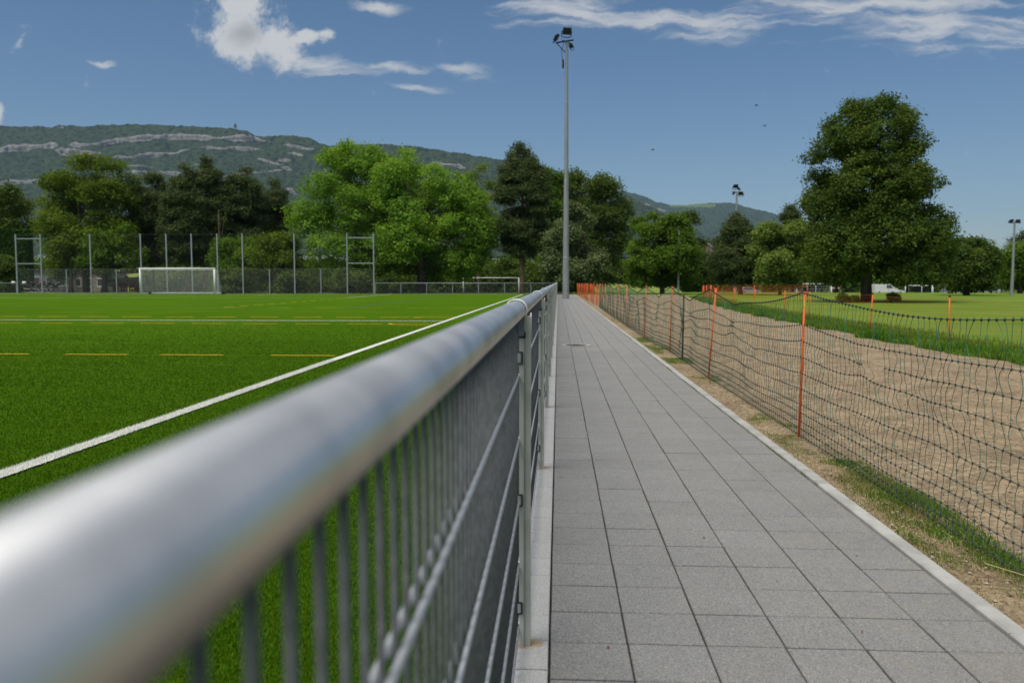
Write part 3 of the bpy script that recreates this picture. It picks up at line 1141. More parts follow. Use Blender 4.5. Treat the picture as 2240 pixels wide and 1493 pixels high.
def far_mast(label, px, ytop, Y, r0=0.16, lamps=2, group='floodlight masts', s=1.0):
    x = PX(px, Y)
    h = PZ(ytop, Y, px) - gz(Y)
    t = thing('floodlight_mast', label, 'floodlight mast', (x, Y, gz(Y)), group=group)
    MB().lathe([(r0, 0), (r0 * 0.5, h), (0.001, h)], 10).build('pole', 'mast', t)
    MB().tube([(-0.75 * s, 0, h), (0.75 * s, 0, h)], 0.05, 6).build('cross_arm', 'black', t)
    if lamps == 2:
        floodlight(t, (-0.2 * s, -0.1, h + 0.85 * s), R(15), R(30), 1.15 * s)
        floodlight(t, (0.6 * s, 0, h - 0.2 * s), R(-25), R(35), 1.1 * s)
        floodlight(t, (-0.4 * s, 0.1, h - 0.1 * s), R(60), R(35), 0.9 * s)
        floodlight(t, (0.3 * s, 0.1, h + 0.5 * s), R(-70), R(35), 0.8 * s)
    else:
        floodlight(t, (-0.4 * s, 0, h + 0.25 * s), R(10), R(60), 0.8 * s)
        floodlight(t, (0.4 * s, 0, h + 0.25 * s), R(-12), R(60), 0.8 * s)
    return t


far_mast('distant floodlight mast with four lamps above the dark spreading pine', 1608, 420, 126, 0.26, 2, s=1.0)
far_mast('slim floodlight mast with a flat lamp pair near the right border of the lawn', 2214, 487, 76, 0.15, 1, s=0.7)
t = thing('lamp_post', 'thin pale lamp post in front of the tree with orange netting before it', 'lamp post', (PX(1484, 84), 84, -0.04))
MB().lathe([(0.11, 0), (0.07, PZ(500, 84, 1484)), (0.001, PZ(500, 84, 1484))], 10).build('pole', 'zinc_far', t, smooth=True)
MB().box(-0.1, 0.1, -0.25, 0.15, PZ(500, 84, 1484), PZ(500, 84, 1484) + 0.1).build('lamp_head', 'black', t)


# ------------------------------------------------------------------ net fences
def net_fence(name, label, posts, rows, Hh, spacing, y_rng, cord, vcord, knot, seed, pinches=(), gap=None, sag=0.09, cr=0.0019, vr=0.0016,
              kr=0.0076, wig=1.0, knots_to=26, post_r=0.0095, tilt=None, yellow=None, post_h=None, cat='fence'):
    """posts: list of (x, y); rows: heights; the net hangs from post to post"""
    rnd = random.Random(seed)
    t = thing(name, label, cat, (posts[0][0], posts[0][1], 0))
    ox, oy = posts[0]
    P_ = [Vector((p[0] - ox, p[1] - oy, 0)) for p in posts]
    for i, p in enumerate(P_):
        ln_ = tilt[i] if tilt else (rnd.uniform(-0.03, 0.03), rnd.uniform(-0.02, 0.02))
        ph = (post_h or Hh) + 0.012
        mb = MB()
        a_ = Vector((p.x, p.y, -0.03))
        b_ = Vector((p.x + ln_[0], p.y + ln_[1], ph))
        mb.tube([tuple(a_), tuple(b_)], post_r, 10)
        po = mb.build('post', 'orange', t, smooth=True)
        MB().tube([tuple(b_), tuple(b_ + Vector((0, 0, 0.028)))], post_r * 1.25, 8).build('post_cap', 'knot', po)
        if yellow and i in yellow:
            c_ = a_.lerp(b_, 0.895)
            d_ = a_.lerp(b_, 0.935)
            MB().tube([tuple(c_), tuple(d_)], post_r * 1.1, 10).build('yellow_band', 'yellow', po)
    for bi in range(len(P_) - 1):
        A, B = P_[bi], P_[bi + 1]
        L = (B - A).length
        side = Vector((-(B - A).y, (B - A).x, 0)).normalized()
        dirv = (B - A).normalized()
        bay = bpy.data.objects.new('netting', None)
        C.objects.link(bay)
        bay.parent = t
        sg = sag * rnd.uniform(0.7, 1.3)

        def surf(s, h, jitter=0.0):
            """s metres along this bay, h nominal height"""
            u = s / L
            p = A + dirv * s
            gy = A.y + oy + dirv.y * s
            hh = h * (Hh - sg * 4 * u * (1 - u) * (h / Hh)) / Hh
            env = math.sin(math.pi * min(max(u, 0), 1)) ** 0.5 if 0 < u < 1 else 0
            c1 = mnoise.noise(Vector((gy * 0.9, h * 3.1, seed * 7.7)))
            c2 = mnoise.noise(Vector((gy * 0.55, h * 2.0, seed * 3.3 + 9)))
            c3 = mnoise.noise(Vector((gy * 1.3, h * 1.6, seed * 1.3 + 4)))
            hh += env * 0.028 * wig * c2 * (1 if h > 0.05 else 0.2)
            along = env * 0.045 * wig * c1 * math.sin(math.pi * h / Hh) + jitter
            out = env * 0.05 * wig * c3 * math.sin(math.pi * h / Hh)
            q = [along, hh]
            for (py_, ph_, rad_, k_) in pinches:
                dy_ = (gy + along) - py_
                dh_ = (hh - ph_) * 1.8
                w_ = k_ * math.exp(-(dy_ * dy_ + dh_ * dh_) / (rad_ * rad_))
                q[0] -= dy_ * w_ * (1 if dirv.y >= 0 else -1)
                q[1] -= (hh - ph_) * w_
            r_ = p + dirv * q[0] + side * out
            return Vector((r_.x, r_.y, q[1]))
        n = int(L / spacing)
        sp = L / n
        # horizontal cords
        for ri, h in enumerate(rows):
            mb = MB()
            seg = []
            for k in range(n + 1):
                gy = A.y + oy + dirv.y * k * sp
                if gap and gap[0] < gy < gap[1] and ri in gap[2]:
                    if len(seg) > 1:
                        mb.tube(seg, cr, 4)
                    seg = []
                    continue
                seg.append(tuple(surf(k * sp, h)))
            if len(seg) > 1:
                mb.tube(seg, cr * (1.35 if ri == 0 else 1), 4)
            if mb.v:
                mb.build('horizontal_cord', cord, bay)
        mb = MB()
        kb_ = MB()
        for k in range(n + 1):
            s = k * sp
            gy = A.y + oy + dirv.y * s
            pts = []
            jl = [0.0]
            for i2 in range(len(rows) - 1):
                h1, h0 = rows[i2], rows[i2 + 1]
                d = h1 - h0
                if gap and gap[0] < gy < gap[1] and (i2 in gap[2] or i2 + 1 in gap[2]) and rnd.random() < 0.75:
                    if len(pts) > 1:
                        mb.tube(pts, vr, 3, cap=False)
                    pts = []
                    continue
                mseg = 5 if d > 0.1 else 2
                bend = (rnd.gauss(0, 0.12) + 0.35 * mnoise.noise(Vector((gy * 0.8, i2 * 2.7, seed)))) * min(d, 0.16) * wig
                sk = rnd.gauss(0, 0.05) * d
                for j in range(0 if not pts else 1, mseg + 1):
                    v = j / mseg
                    jj = bend * math.sin(math.pi * v) + sk * math.sin(2 * math.pi * v)
                    pts.append(tuple(surf(s, h1 - d * v, jj)))
            if len(pts) > 1:
                mb.tube(pts, vr, 3, cap=False)
            if gy < knots_to and kr:
                for ri, h in enumerate(rows):
                    if gap and gap[0] < gy < gap[1] and ri in gap[2]:
                        continue
                    c = surf(s, h)
                    kb_.octa(tuple(c), kr * (1.25 if ri == 0 else 1))
        kind(mb.build('vertical_cords', vcord, bay), 'stuff')
        if kb_.v:
            kind(kb_.build('knots', knot, bay), 'stuff')
    return t


rows_g = [1.08, .85, .73, .61, .49, .375, .26, .20, .135, .08, .03]
gp = [(1.80, 2.45), (1.79, 6.18), (1.79, 9.9), (1.845, 13.7), (1.76, 16.9), (1.78, 21.2), (1.80, 25.0), (1.80, 28.6), (1.81, 31.5), (1.84, 34.5), (1.86, 37.4)]
gt = [(0, 0), (0.02, 0.0), (0.075, 0.0), (0.03, 0.05), (0.02, 0), (-0.03, 0.02), (0, 0), (0.02, 0), (-0.02, 0), (0, 0.02), (0, 0)]
net_fence('netting_fence', 'green cord netting fence with orange rods along the dirt beside the paved path', gp, rows_g, 1.08, 0.0605, None,
          'cord_dark', 'cord_green', 'knot', 3,
          pinches=[(5.0, 0.66, 0.16, 0.6), (8.55, 0.73, 0.34, 0.75), (11.5, 0.70, 0.4, 0.75), (15.0, 0.72, 0.45, 0.7), (18.6, 0.6, 0.5, 0.6), (4.1, 0.55, 0.2, 0.35), (7.6, 0.5, 0.2, 0.5)],
          gap=(4.63, 4.95, (2,)), sag=0.105, tilt=gt, yellow=(1,), wig=1.25, knots_to=30)
st = MB().tube([(0, 0, -0.02), (0.012, 0.01, 0.99)], 0.013, 8).build('stake', 'stake', None, loc=(1.87, 12.5, 0), smooth=True)
tag(st, 'dark metal stake standing between two orange rods of the green netting', 'stake')
rows_o = [0.95, 0.8, 0.66, 0.53, 0.4, 0.28, 0.17, 0.06]
net_fence('netting_fence', 'orange netting fence continuing the green one along the far end of the path',
          [(1.9, 37.9), (1.9, 41), (1.85, 44), (1.9, 48), (1.8, 51.5), (1.85, 55), (1.85, 59), (1.8, 63), (1.75, 68), (1.7, 73.5)],
          [1.08] + rows_o, 1.08, 0.16, None, 'orange_net', 'orange_net', 'orange', 5, kr=0.006, cr=0.0035, vr=0.0022, knots_to=200, post_r=0.018, sag=0.06, wig=0.6)
op = [(6.75, 7.6), (6.9, 11.4), (6.97, 15.1), (6.95, 18.8), (7.25, 24.3), (7.6, 28.2), (7.75, 33.0), (7.7, 36.5), (8.6, 46), (9.5, 55)]
net_fence('netting_fence', 'orange cord netting fence standing in the tall grass between dirt track and lawn', op,
          [0.88, 0.72, 0.58, 0.45, 0.32, 0.2, 0.08], 0.88, 0.12, None, 'orange_net', 'orange_net', 'orange', 8, kr=0.0035, cr=0.0012, vr=0.0009,
          knots_to=60, post_r=0.013, sag=0.04, wig=0.4)
hp = [(9.9, 57), (10.15, 57.4), (10.4, 57.2), (10.6, 57.9), (10.9, 57.6), (14.5, 62), (19.5, 66)]
net_fence('netting_fence', 'bunched orange netting fence with close rods crossing the far lawn', hp,
          rows_o, 0.95, 0.16, None, 'orange_net', 'orange_net', 'orange', 11, kr=0.008, cr=0.005, vr=0.004, knots_to=200, post_r=0.03, sag=0.03, wig=0.7)


# ------------------------------------------------------------------ grass blades
def blades(name, X, Y, Z, hgt, wid, mat, lean=0.4, tint=None, seed=1, parent=None, two=True):
    r = np.random.default_rng(seed)
    n = len(X)
    th = r.uniform(0, 2 * np.pi, n)
    la = r.uniform(0, 2 * np.pi, n)
    ln_ = np.abs(r.normal(0, lean, n))
    h = hgt * r.uniform(0.55, 1.2, n)
    w = wid * r.uniform(0.7, 1.2, n)
    dx, dy = np.cos(th) * w / 2, np.sin(th) * w / 2
    ox, oy_ = np.cos(la) * ln_ * h, np.sin(la) * ln_ * h
    base = np.stack([X, Y, Z], 1)
    v0 = base + np.stack([-dx, -dy, np.zeros(n)], 1)
    v1 = base + np.stack([dx, dy, np.zeros(n)], 1)
    tint = r.uniform(0, 1, n) if tint is None else tint
    if not two:
        v2 = base + np.stack([ox, oy_, h], 1)
        V = np.stack([v0, v1, v2], 1).reshape(-1, 3)
        F = np.arange(3 * n).reshape(n, 3)
        me = np_mesh(name, V, F, mat, tint)
    else:
        m0 = base + np.stack([ox * .3 - dx * .8, oy_ * .3 - dy * .8, h * .6], 1)
        m1 = base + np.stack([ox * .3 + dx * .8, oy_ * .3 + dy * .8, h * .6], 1)
        tip = base + np.stack([ox, oy_, h * (1 - 0.25 * ln_)], 1)
        V = np.stack([v0, v1, m1, m0, tip], 1).reshape(-1, 3)
        b = np.arange(n)[:, None] * 5
        F = np.concatenate([b + np.array([[0, 1, 2]]), b + np.array([[0, 2, 3]]), b + np.array([[3, 2, 4]])], 0)
        me = np_mesh(name, V, F, mat, np.tile(tint, 3))
    return link(name, me, parent)


def scatter(n, x0, x1, y0, y1, seed):
    r = np.random.default_rng(seed)
    return r.uniform(x0, x1, n), r.uniform(y0, y1, n)


rt = np.random.default_rng(1)
nb = 430000
rr = 1.75 * np.exp(rt.uniform(0, np.log(26 / 1.75), nb))
th = rt.uniform(R(-42), R(-0.2), nb)
X, Y = rr * np.sin(th), rr * np.cos(th)
keep = (X < -0.235) & (np.abs(X - TL) > 0.068) & (np.abs(Y - 12.72) > 0.05) & (np.abs(Y - 22.45) > 0.05) & (np.abs(Y - HL) > 0.07)
keep &= rt.uniform(0, 1, nb) < np.clip((26 - rr) / 14, 0, 1)
X, Y, rr = X[keep], Y[keep], rr[keep]
o = blades('turf_fibres', X, Y, np.zeros(len(X)), 0.015, 0.0016 + 0.0011 * rr, 'turf_blade', lean=0.5, two=False, seed=4)
kind(o, 'stuff')
o['label'] = 'short artificial turf fibres covering the pitch near the fence'
# white fibres on the touchline
xw, yw = scatter(30000, TL - 0.062, TL + 0.062, 2.3, 12, 5)
M['white_fibre'] = pmat('white_fibre', (0.74, 0.74, 0.68), rough=0.8, tint=0.3)
o = blades('white_turf_fibres', xw, yw, np.full(len(xw), .004), 0.022, 0.005, 'white_fibre', lean=0.5, two=False, seed=6)
kind(o, 'stuff')
o['label'] = 'white turf fibres of the touchline'

# weeds on the verge between kerb and netting
rv = np.random.default_rng(12)
wx, wy, wh = [], [], []
spots = [(2.2, 5.4, 0.9, 46000), (5.2, 7.3, 0.75, 14000), (9.2, 10.4, 0.9, 7000), (11.9, 12.7, 0.8, 4500), (13.4, 17.5, 0.9, 9000), (18, 30, 0.7, 3500), (30, 60, 1, 2500)]
for (a, b, k, n) in spots:
    yy = rv.uniform(a, b, n)
    xx = 1.56 + 0.42 * rv.beta(1.6, 1.5, n)
    dn = np.array([mnoise.fractal(Vector((x_ * 3.4, y_ * 1.5, 5)), 1, 2, 5) for x_, y_ in zip(xx, yy)])
    kp = dn > rv.uniform(-0.65, 0.6, n)
    wx.append(xx[kp]); wy.append(yy[kp]); wh.append(0.034 * k * np.clip(0.75 + dn[kp], 0.25, 1.6))
yy = rv.uniform(2.2, 30, 14000)
xx = rv.uniform(1.57, 6.3, 14000)
dn = np.array([mnoise.fractal(Vector((x_ * 0.8, y_ * 0.6, 25)), 1, 2, 4) for x_, y_ in zip(xx, yy)])
kp = dn > rv.uniform(0.08, 0.5, len(xx))
wx.append(xx[kp]); wy.append(yy[kp]); wh.append(np.full(kp.sum(), 0.02))
# green in the joint between slabs and kerb, and beside the edging
ky = rv.uniform(4.9, 20, 9000)
dn = np.array([mnoise.noise(Vector((y_ * 1.5, 1, 55))) for y_ in ky])
kp = dn > rv.uniform(0.0, 0.45, len(ky))
wx.append(1.478 + rv.uniform(-.004, .006, kp.sum())); wy.append(ky[kp]); wh.append(np.full(kp.sum(), 0.013))
ky = rv.uniform(6, 40, 5000)
dn = np.array([mnoise.noise(Vector((y_ * 2.5, 1, 85))) for y_ in ky])
kp = dn > rv.uniform(0.3, 0.6, len(ky))
wx.append(-0.024 + rv.uniform(-.004, .006, kp.sum())); wy.append(ky[kp]); wh.append(np.full(kp.sum(), 0.012))
wx, wy, wh = np.concatenate(wx), np.concatenate(wy), np.concatenate(wh)
o = blades('weeds', wx, wy, np.full(len(wx), -0.004), wh, 0.0035, 'weed', lean=0.5, seed=13)
kind(o, 'stuff')
o['label'] = 'thin weeds and grass growing on the sandy verge and in the joints'

# tall unmown grass along the far side of the dirt track
n = 80000
yy = 6 + 60 * rv.beta(1.0, 2.2, n)
off = rv.beta(1.1, 3.2, n) * 2.6
xx = np.array([edge_x(y_) for y_ in yy]) - 0.12 + off
hh = 0.10 + 0.17 * np.clip(np.array([mnoise.noise(Vector((x_ * 1.2, y_ * 0.9, 3))) for x_, y_ in zip(xx, yy)]) + 0.45, 0, 1) * np.exp(-off * 0.6)
o = blades('tall_grass', xx, yy, np.full(n, -0.03), hh, 0.009 + 0.0004 * yy, 'tallgrass', lean=0.45, seed=14)
kind(o, 'stuff')
o['label'] = 'lush unmown grass fringe between dirt track and mown lawn'

# dry stalks and debris on the verge, clods on the track
n = 5000
yy = 2.2 + 16 * rv.beta(1.0, 2.6, n)
xx = 1.56 + 0.45 * rv.beta(1.2, 2.0, n)
M['dry'] = leafmat('dry_grass', (0.42, 0.34, 0.18), (0.28, 0.2, 0.1), scale=3, tint=0.7, transl=0.1)
o = blades('dry_grass', xx, yy, np.full(n, 0.002), 0.028, 0.003, 'dry', lean=2.4, seed=31)
kind(o, 'stuff')
o['label'] = 'dry straw-coloured grass litter strewn on the verge'
r3 = np.random.default_rng(44)
n = 9000
cx_ = r3.uniform(1.6, 6.2, n)
cy2 = 2.2 + 24 * r3.beta(1.0, 2.2, n)
cr_ = (0.003 + 0.010 * r3.beta(1, 4, n))
base_ = np.array([[1, 0, 0], [-1, 0, 0], [0, 1, 0], [0, -1, 0], [0, 0, .8], [0, 0, -.6]])
V = np.stack([cx_, cy2, np.zeros(n)], 1)[:, None, :] + base_[None] * cr_[:, None, None] * r3.uniform(.7, 1.4, (n, 6, 1))
V[:, :, 2] += np.array([0.03 * mnoise.fractal(Vector((a * 0.9, b * 0.6, 1)), 1.0, 2.0, 5) for a, b in zip(cx_, cy2)])[:, None] + 0.003
Fb = np.array([(0, 2, 4), (2, 1, 4), (1, 3, 4), (3, 0, 4), (2, 0, 5), (1, 2, 5), (3, 1, 5), (0, 3, 5)])
F = (Fb[None] + (np.arange(n) * 6)[:, None, None]).reshape(-1, 3)
M['clod'] = pmat('soil_clod', (0.34, 0.26, 0.17), (0.2, 0.15, 0.1), scale=8, rough=1, tint=0.9)
o = link('clods', np_mesh('clods', V.reshape(-1, 3), F, 'clod', np.repeat(r3.uniform(0, 1, n), 8)))
kind(o, 'stuff')
o['label'] = 'small clods of dry soil lying all over the dirt track'

# pebbles, twigs, fallen leaves
mb = MB()
for k in range(420):
    y_ = 2.3 + 16 * random.random() ** 2
    x_ = random.uniform(1.56, 2.0) if random.random() < 0.6 else random.uniform(1.6, 6)
    r_ = random.uniform(0.003, 0.011)
    c_ = (x_, y_, r_ * 0.5 + 0.004)
    vs = []
    for (a, b, c2) in [(1, 0, 0), (-1, 0, 0), (0, 1, 0), (0, -1, 0), (0, 0, .7), (0, 0, -.7)]:
        q = random.uniform(0.7, 1.2) * r_
        vs.append((c_[0] + a * q + random.uniform(-.2, .2) * r_, c_[1] + b * q + random.uniform(-.2, .2) * r_, c_[2] + c2 * q))
    mb.add(vs, [(0, 2, 4), (2, 1, 4), (1, 3, 4), (3, 0, 4), (2, 0, 5), (1, 2, 5), (3, 1, 5), (0, 3, 5)])
o = mb.build('pebbles', 'stone')
kind(o, 'stuff')
o['label'] = 'pale pebbles scattered over the sandy soil'
mb = MB()
for k in range(110):
    y_ = 2.6 + 15 * random.random() ** 1.6
    x_ = random.uniform(1.65, 6)
    q = random.uniform(0, 3.14)
    L = random.uniform(0.03, 0.12)
    mb.tube([(x_, y_, 0.012), (x_ + L * .5 * math.cos(q), y_ + L * .5 * math.sin(q), 0.018), (x_ + L * math.cos(q + .3), y_ + L * math.sin(q + .3), 0.012)], 0.0016, 3)
o = mb.build('twigs', 'bark')
kind(o, 'stuff')
o['label'] = 'small dark twigs lying on the sandy soil'
for (pts, lb) in (([(1.72, 3.35, 0.03), (1.80, 3.05, 0.06), (1.90, 2.75, 0.07), (2.0, 2.55, 0.05)], 'long dry straw stalk caught at the foot of the netting near the kerb'),
                  ([(2.05, 5.3, 0.0), (2.02, 5.2, 0.14), (1.97, 5.1, 0.3), (1.93, 5.12, 0.4)], 'bent dry straw stalk rising behind the netting right of the yellow-banded rod')):
    s_ = MB().tube(pts, 0.0018, 4).build('straw_stalk', 'straw')
    tag(s_, lb, 'straw')
M['dead'] = pmat('dead_leaf', (0.16, 0.05, 0.025), (0.3, 0.2, 0.1), scale=60, rough=0.8)
mb = MB()
for (px, py) in ((1227, 1048), (1886, 1386), (2000, 1093), (1180 + 240, 1100), (1330, 1435), (1540, 1180), (1700, 1275), (1268, 900), (1875, 1215)):
    Yg = (CAMH * FPX) / (py - 617)
    x_ = PX(px, Yg, py)
    r_ = random.uniform(0.004, 0.007)
    mb.add([(x_ - r_, Yg, 0.003), (x_, Yg - r_ * .8, 0.006), (x_ + r_, Yg, 0.004), (x_, Yg + r_, 0.008)], [(0, 1, 2, 3)])
o = mb.build('leaf_litter', 'dead')
kind(o, 'stuff')
o['label'] = 'tiny brown leaf crumbs lying on the paving'
# ------------------------------------------------------------------ trees
def prof_r(prof, z):
    zs, cs, rs = zip(*prof)
    return np.interp(z, zs, cs), np.interp(z, zs, rs)


def crown_pts(prof, lobes, clumps, leaves, clump_r, seed, squash=0.8, lobe_f=0.36, depth=1.0, rmin=0.5, shell=0.72, bottom=0.0):
    """two-level scatter (lobes -> clumps -> leaves) inside a crown profile of (z, centre, radius)"""
    r = np.random.default_rng(seed)
    zs = np.array([p[0] for p in prof])
    z0, z1 = zs[0], zs[-1]
    L = []
    tries = 0
    while len(L) < lobes and tries < 20000:
        tries += 1
        z = r.uniform(z0, z1)
        c, R_ = prof_r(prof, z)
        if r.uniform(0, max(p[2] for p in prof)) > R_ + 0.3:
            continue
        rl = max(rmin, min(R_ * lobe_f, 2.6)) * r.uniform(0.7, 1.25)
        rl = min(rl, R_ * 0.95 + 0.1)
        th = r.uniform(0, 2 * np.pi)
        rho = max(0, R_ - rl * 0.85) * (shell + (1 - shell) * r.uniform() ** 0.4) if r.uniform() < 0.85 else max(0, R_ - rl) * r.uniform(0, 0.6)
        zc = max(min(z, z1 - rl * squash * 0.8), z0 + rl * squash * 0.75)
        p = np.array([c + rho * np.cos(th), depth * rho * np.sin(th), zc])
        if all(np.linalg.norm(p - q[0]) > 0.55 * min(rl, q[1]) for q in L):
            L.append((p, rl))
    P, Nn, T = [], [], []
    for p, rl in L:
        nc = max(4, int(clumps * (rl / (np.mean([q[1] for q in L]))) ** 1.6))
        d = r.normal(0, 1, (nc, 3))
        d[:, 2] += 0.35
        d /= np.linalg.norm(d, axis=1)[:, None]
        rad = rl * (0.55 + 0.5 * r.uniform(0, 1, nc) ** 0.6)
        cc_ = p + d * rad[:, None] * np.array([1, 1, squash])
        ctint = r.uniform(0, 1, nc)
        ltint = r.uniform(-0.12, 0.12)
        k = leaves
        g_ = r.normal(0, 1, (nc, k, 3)) * np.array([clump_r, clump_r, clump_r * 0.7])
        pts = cc_[:, None, :] + g_
        nrm = d[:, None, :] * 0.7 + r.normal(0, 0.55, (nc, k, 3)) + np.array([0, 0, 0.55])
        P.append(pts.reshape(-1, 3))
        Nn.append(nrm.reshape(-1, 3))
        T.append(np.clip(0.5 * ctint[:, None] + 0.5 * r.uniform(0, 1, (nc, k)) + ltint, 0, 1).ravel())
    P, Nn, T = np.concatenate(P), np.concatenate(Nn), np.concatenate(T)
    keep = P[:, 2] > z0 + bottom - 0.4
    return P[keep], Nn[keep], T[keep], L


def leaf_mesh(name, P, Nn, T, size, aspect, mat, seed=0):
    r = np.random.default_rng(seed + 99)
    n = len(P)
    Nn = Nn / (np.linalg.norm(Nn, axis=1)[:, None] + 1e-9)
    a = r.normal(0, 1, (n, 3))
    a -= Nn * (a * Nn).sum(1)[:, None]
    a /= np.linalg.norm(a, axis=1)[:, None] + 1e-9
    b = np.cross(Nn, a)
    s = size * r.uniform(0.65, 1.3, n)[:, None]
    v0 = P - a * s * 0.5
    v1 = P + b * s * 0.5 * aspect - Nn * s * 0.08
    v2 = P + a * s * 0.5
    v3 = P - b * s * 0.5 * aspect - Nn * s * 0.08
    V = np.stack([v0, v1, v2, v3], 1).reshape(-1, 3)
    F = np.arange(4 * n).reshape(n, 4)
    return np_mesh(name, V, F, mat, T)


def trunk_mb(h, r0, lobes, rnd, lean=(0, 0), limbs=14, limb_r=0.3, forks=1, zmin=0.25):
    mb = MB()
    stems = []
    for f in range(forks):
        ang = 2 * math.pi * f / max(1, forks) + rnd.uniform(0, 1)
        sp = 0.0 if forks == 1 else rnd.uniform(0.12, 0.22)
        pts, rad = [], []
        ph = rnd.uniform(0, 6)
        for i in range(9):
            u = i / 8
            pts.append((lean[0] * u * u + math.cos(ang) * sp * h * u ** 1.3 + 0.012 * h * math.sin(u * 5 + ph) * u,
                        lean[1] * u + math.sin(ang) * sp * h * u ** 1.3 + 0.012 * h * math.cos(u * 4 + ph) * u, h * u))
            rad.append(r0 * ((1 - u) ** 0.8 * 0.85 + 0.12) * (1.35 if i == 0 else 1))
        mb.tube(pts, rad, 9)
        stems.append((pts, rad))
    for p, rl in lobes[:limbs]:
        pts, rad = rnd.choice(stems)
        cand = [i for i in range(2, 8) if pts[i][2] < p[2] - 0.1 * rl and pts[i][2] > zmin * h]
        i = cand[-1] if cand else 2
        if cand and len(cand) > 2:
            i = cand[-2]
        a = Vector(pts[i])
        b = Vector(tuple(p))
        m_ = a.lerp(b, 0.5) + Vector((0, 0, -0.12 * (b - a).length + rnd.uniform(-.1, .1)))
        m2 = a.lerp(b, 0.8) + Vector((rnd.uniform(-.2, .2), rnd.uniform(-.2, .2), rnd.uniform(-.2, .2)))
        rr = min(rad[i] * 0.6, limb_r * r0)
        mb.tube([tuple(a), tuple(m_), tuple(m2), tuple(b)], [rr, rr * .7, rr * .4, rr * .15], 5)
    return mb


def tree(name, label, cat, px, Y, prof_px, mat, base_y=None, trunk_px=None, lobes=30, clumps=26, leaves=40, clump_r=0.33, leaf=0.24, aspect=0.7,
         seed=1, squash=0.8, lobe_f=0.36, r0=0.3, forks=1, bark='bark', depth=0.9, group=None, limbs=16, trunk_top=0.75, rmin=0.5, shell=0.72, dx=0.0, twigs=0):
    """prof_px: list of (y pixel, left pixel, right pixel) traced from the photograph, turned into metres at distance Y"""
    bx = PX(trunk_px or px, Y)
    prof = []
    for (yy, l, r_) in sorted(prof_px, key=lambda q: -q[0]):
        xl, z = at(l, yy, Y)
        xr, _ = at(r_, yy, Y)
        prof.append((z - gz(Y), (xl + xr) / 2 - bx, (xr - xl) / 2))
    t = thing(name, label, cat, (bx, Y, gz(Y)), group=group)
    P, Nn, T, L = crown_pts(prof, lobes, clumps, leaves, clump_r, seed, squash, lobe_f, depth, rmin, shell)
    me = leaf_mesh('crown', P, Nn, T, leaf, aspect, mat, seed)
    link('crown', me, t)
    h = prof[-1][0] * trunk_top
    rnd = random.Random(seed)
    cx_top = prof[-1][1] * trunk_top
    LL = list(L)
    rnd.shuffle(LL)
    mb = trunk_mb(h, r0, LL, rnd, lean=(cx_top * 0.8, 0), limbs=limbs, forks=forks)
    mb.build('trunk', bark, t, smooth=True)
    return t


G_far = 'trees beyond the far end of the pitch'
tree('deciduous_tree', 'olive-green spreading tree at left behind the ball-stop fence', 'tree', 180, 100,
     [(590, 120, 270), (540, 90, 285), (480, 85, 300), (430, 92, 305), (395, 105, 292), (365, 130, 285), (345, 165, 250)],
     'olive', trunk_px=188, lobes=42, clumps=24, leaves=34, clump_r=0.42, leaf=0.3, seed=21, r0=0.34, forks=2, squash=0.6, lobe_f=0.3, group=G_far, limbs=24)
tree('deciduous_tree', 'small dark tree whose trunk stands between the parked motorcycles and the tank', 'tree', 232, 97,
     [(625, 215, 250), (600, 180, 300), (560, 170, 320), (520, 190, 310), (490, 215, 290)],
     'mid', trunk_px=228, lobes=16, clumps=20, leaves=30, clump_r=0.4, leaf=0.28, seed=22, r0=0.36, group=G_far)
tree('deciduous_tree', 'slim dark-trunked tree standing behind the motorcycles at left', 'tree', 153, 95,
     [(612, 110, 190), (575, 95, 210), (540, 100, 200), (510, 120, 190)],
     'olive', trunk_px=155, lobes=14, clumps=18, leaves=26, clump_r=0.4, leaf=0.28, seed=23, r0=0.26, group=G_far)
tree('deciduous_tree', 'dark rounded tree at the left border above the short railing', 'tree', 20, 108,
     [(530, -60, 50), (515, -80, 75), (500, -80, 82), (470, -80, 85), (425, -60, 75), (412, -30, 60)],
     'dark', trunk_px=-10, lobes=30, clumps=22, leaves=30, clump_r=0.45, leaf=0.32, seed=24, r0=0.34, group=G_far)


def pine(label, px, Y, ytop, ybot, wl, wr, seed, trunk_px=None, lobes=46, r0=0.22, leaf=0.36, group=G_far, ymid=None, flat=0.42, dens=1.0, clump_r=0.36):
    ym = ymid or (ytop * 0.55 + ybot * 0.45)
    prof = [(ybot, px - wl * 0.7, px + wr * 0.7), (ybot * .6 + ym * .4, px - wl, px + wr), (ym, px - wl * 1.08, px + wr * 1.08),
            (ym * .5 + ytop * .5, px - wl * .85, px + wr * .88), (ytop + 18, px - wl * .36, px + wr * .36), (ytop - 3, px - wl * .08, px + wr * .08)]
    return tree('pine_tree', label, 'pine tree', px, Y, prof, 'needle', trunk_px=trunk_px or px, lobes=int(lobes * 1.5), clumps=24, leaves=38, clump_r=clump_r,
                leaf=leaf, aspect=0.3, seed=seed, squash=flat, lobe_f=0.36, r0=r0, bark='bark_pine', depth=1.0, group=group, limbs=26, trunk_top=0.93, rmin=0.4, shell=0.6)


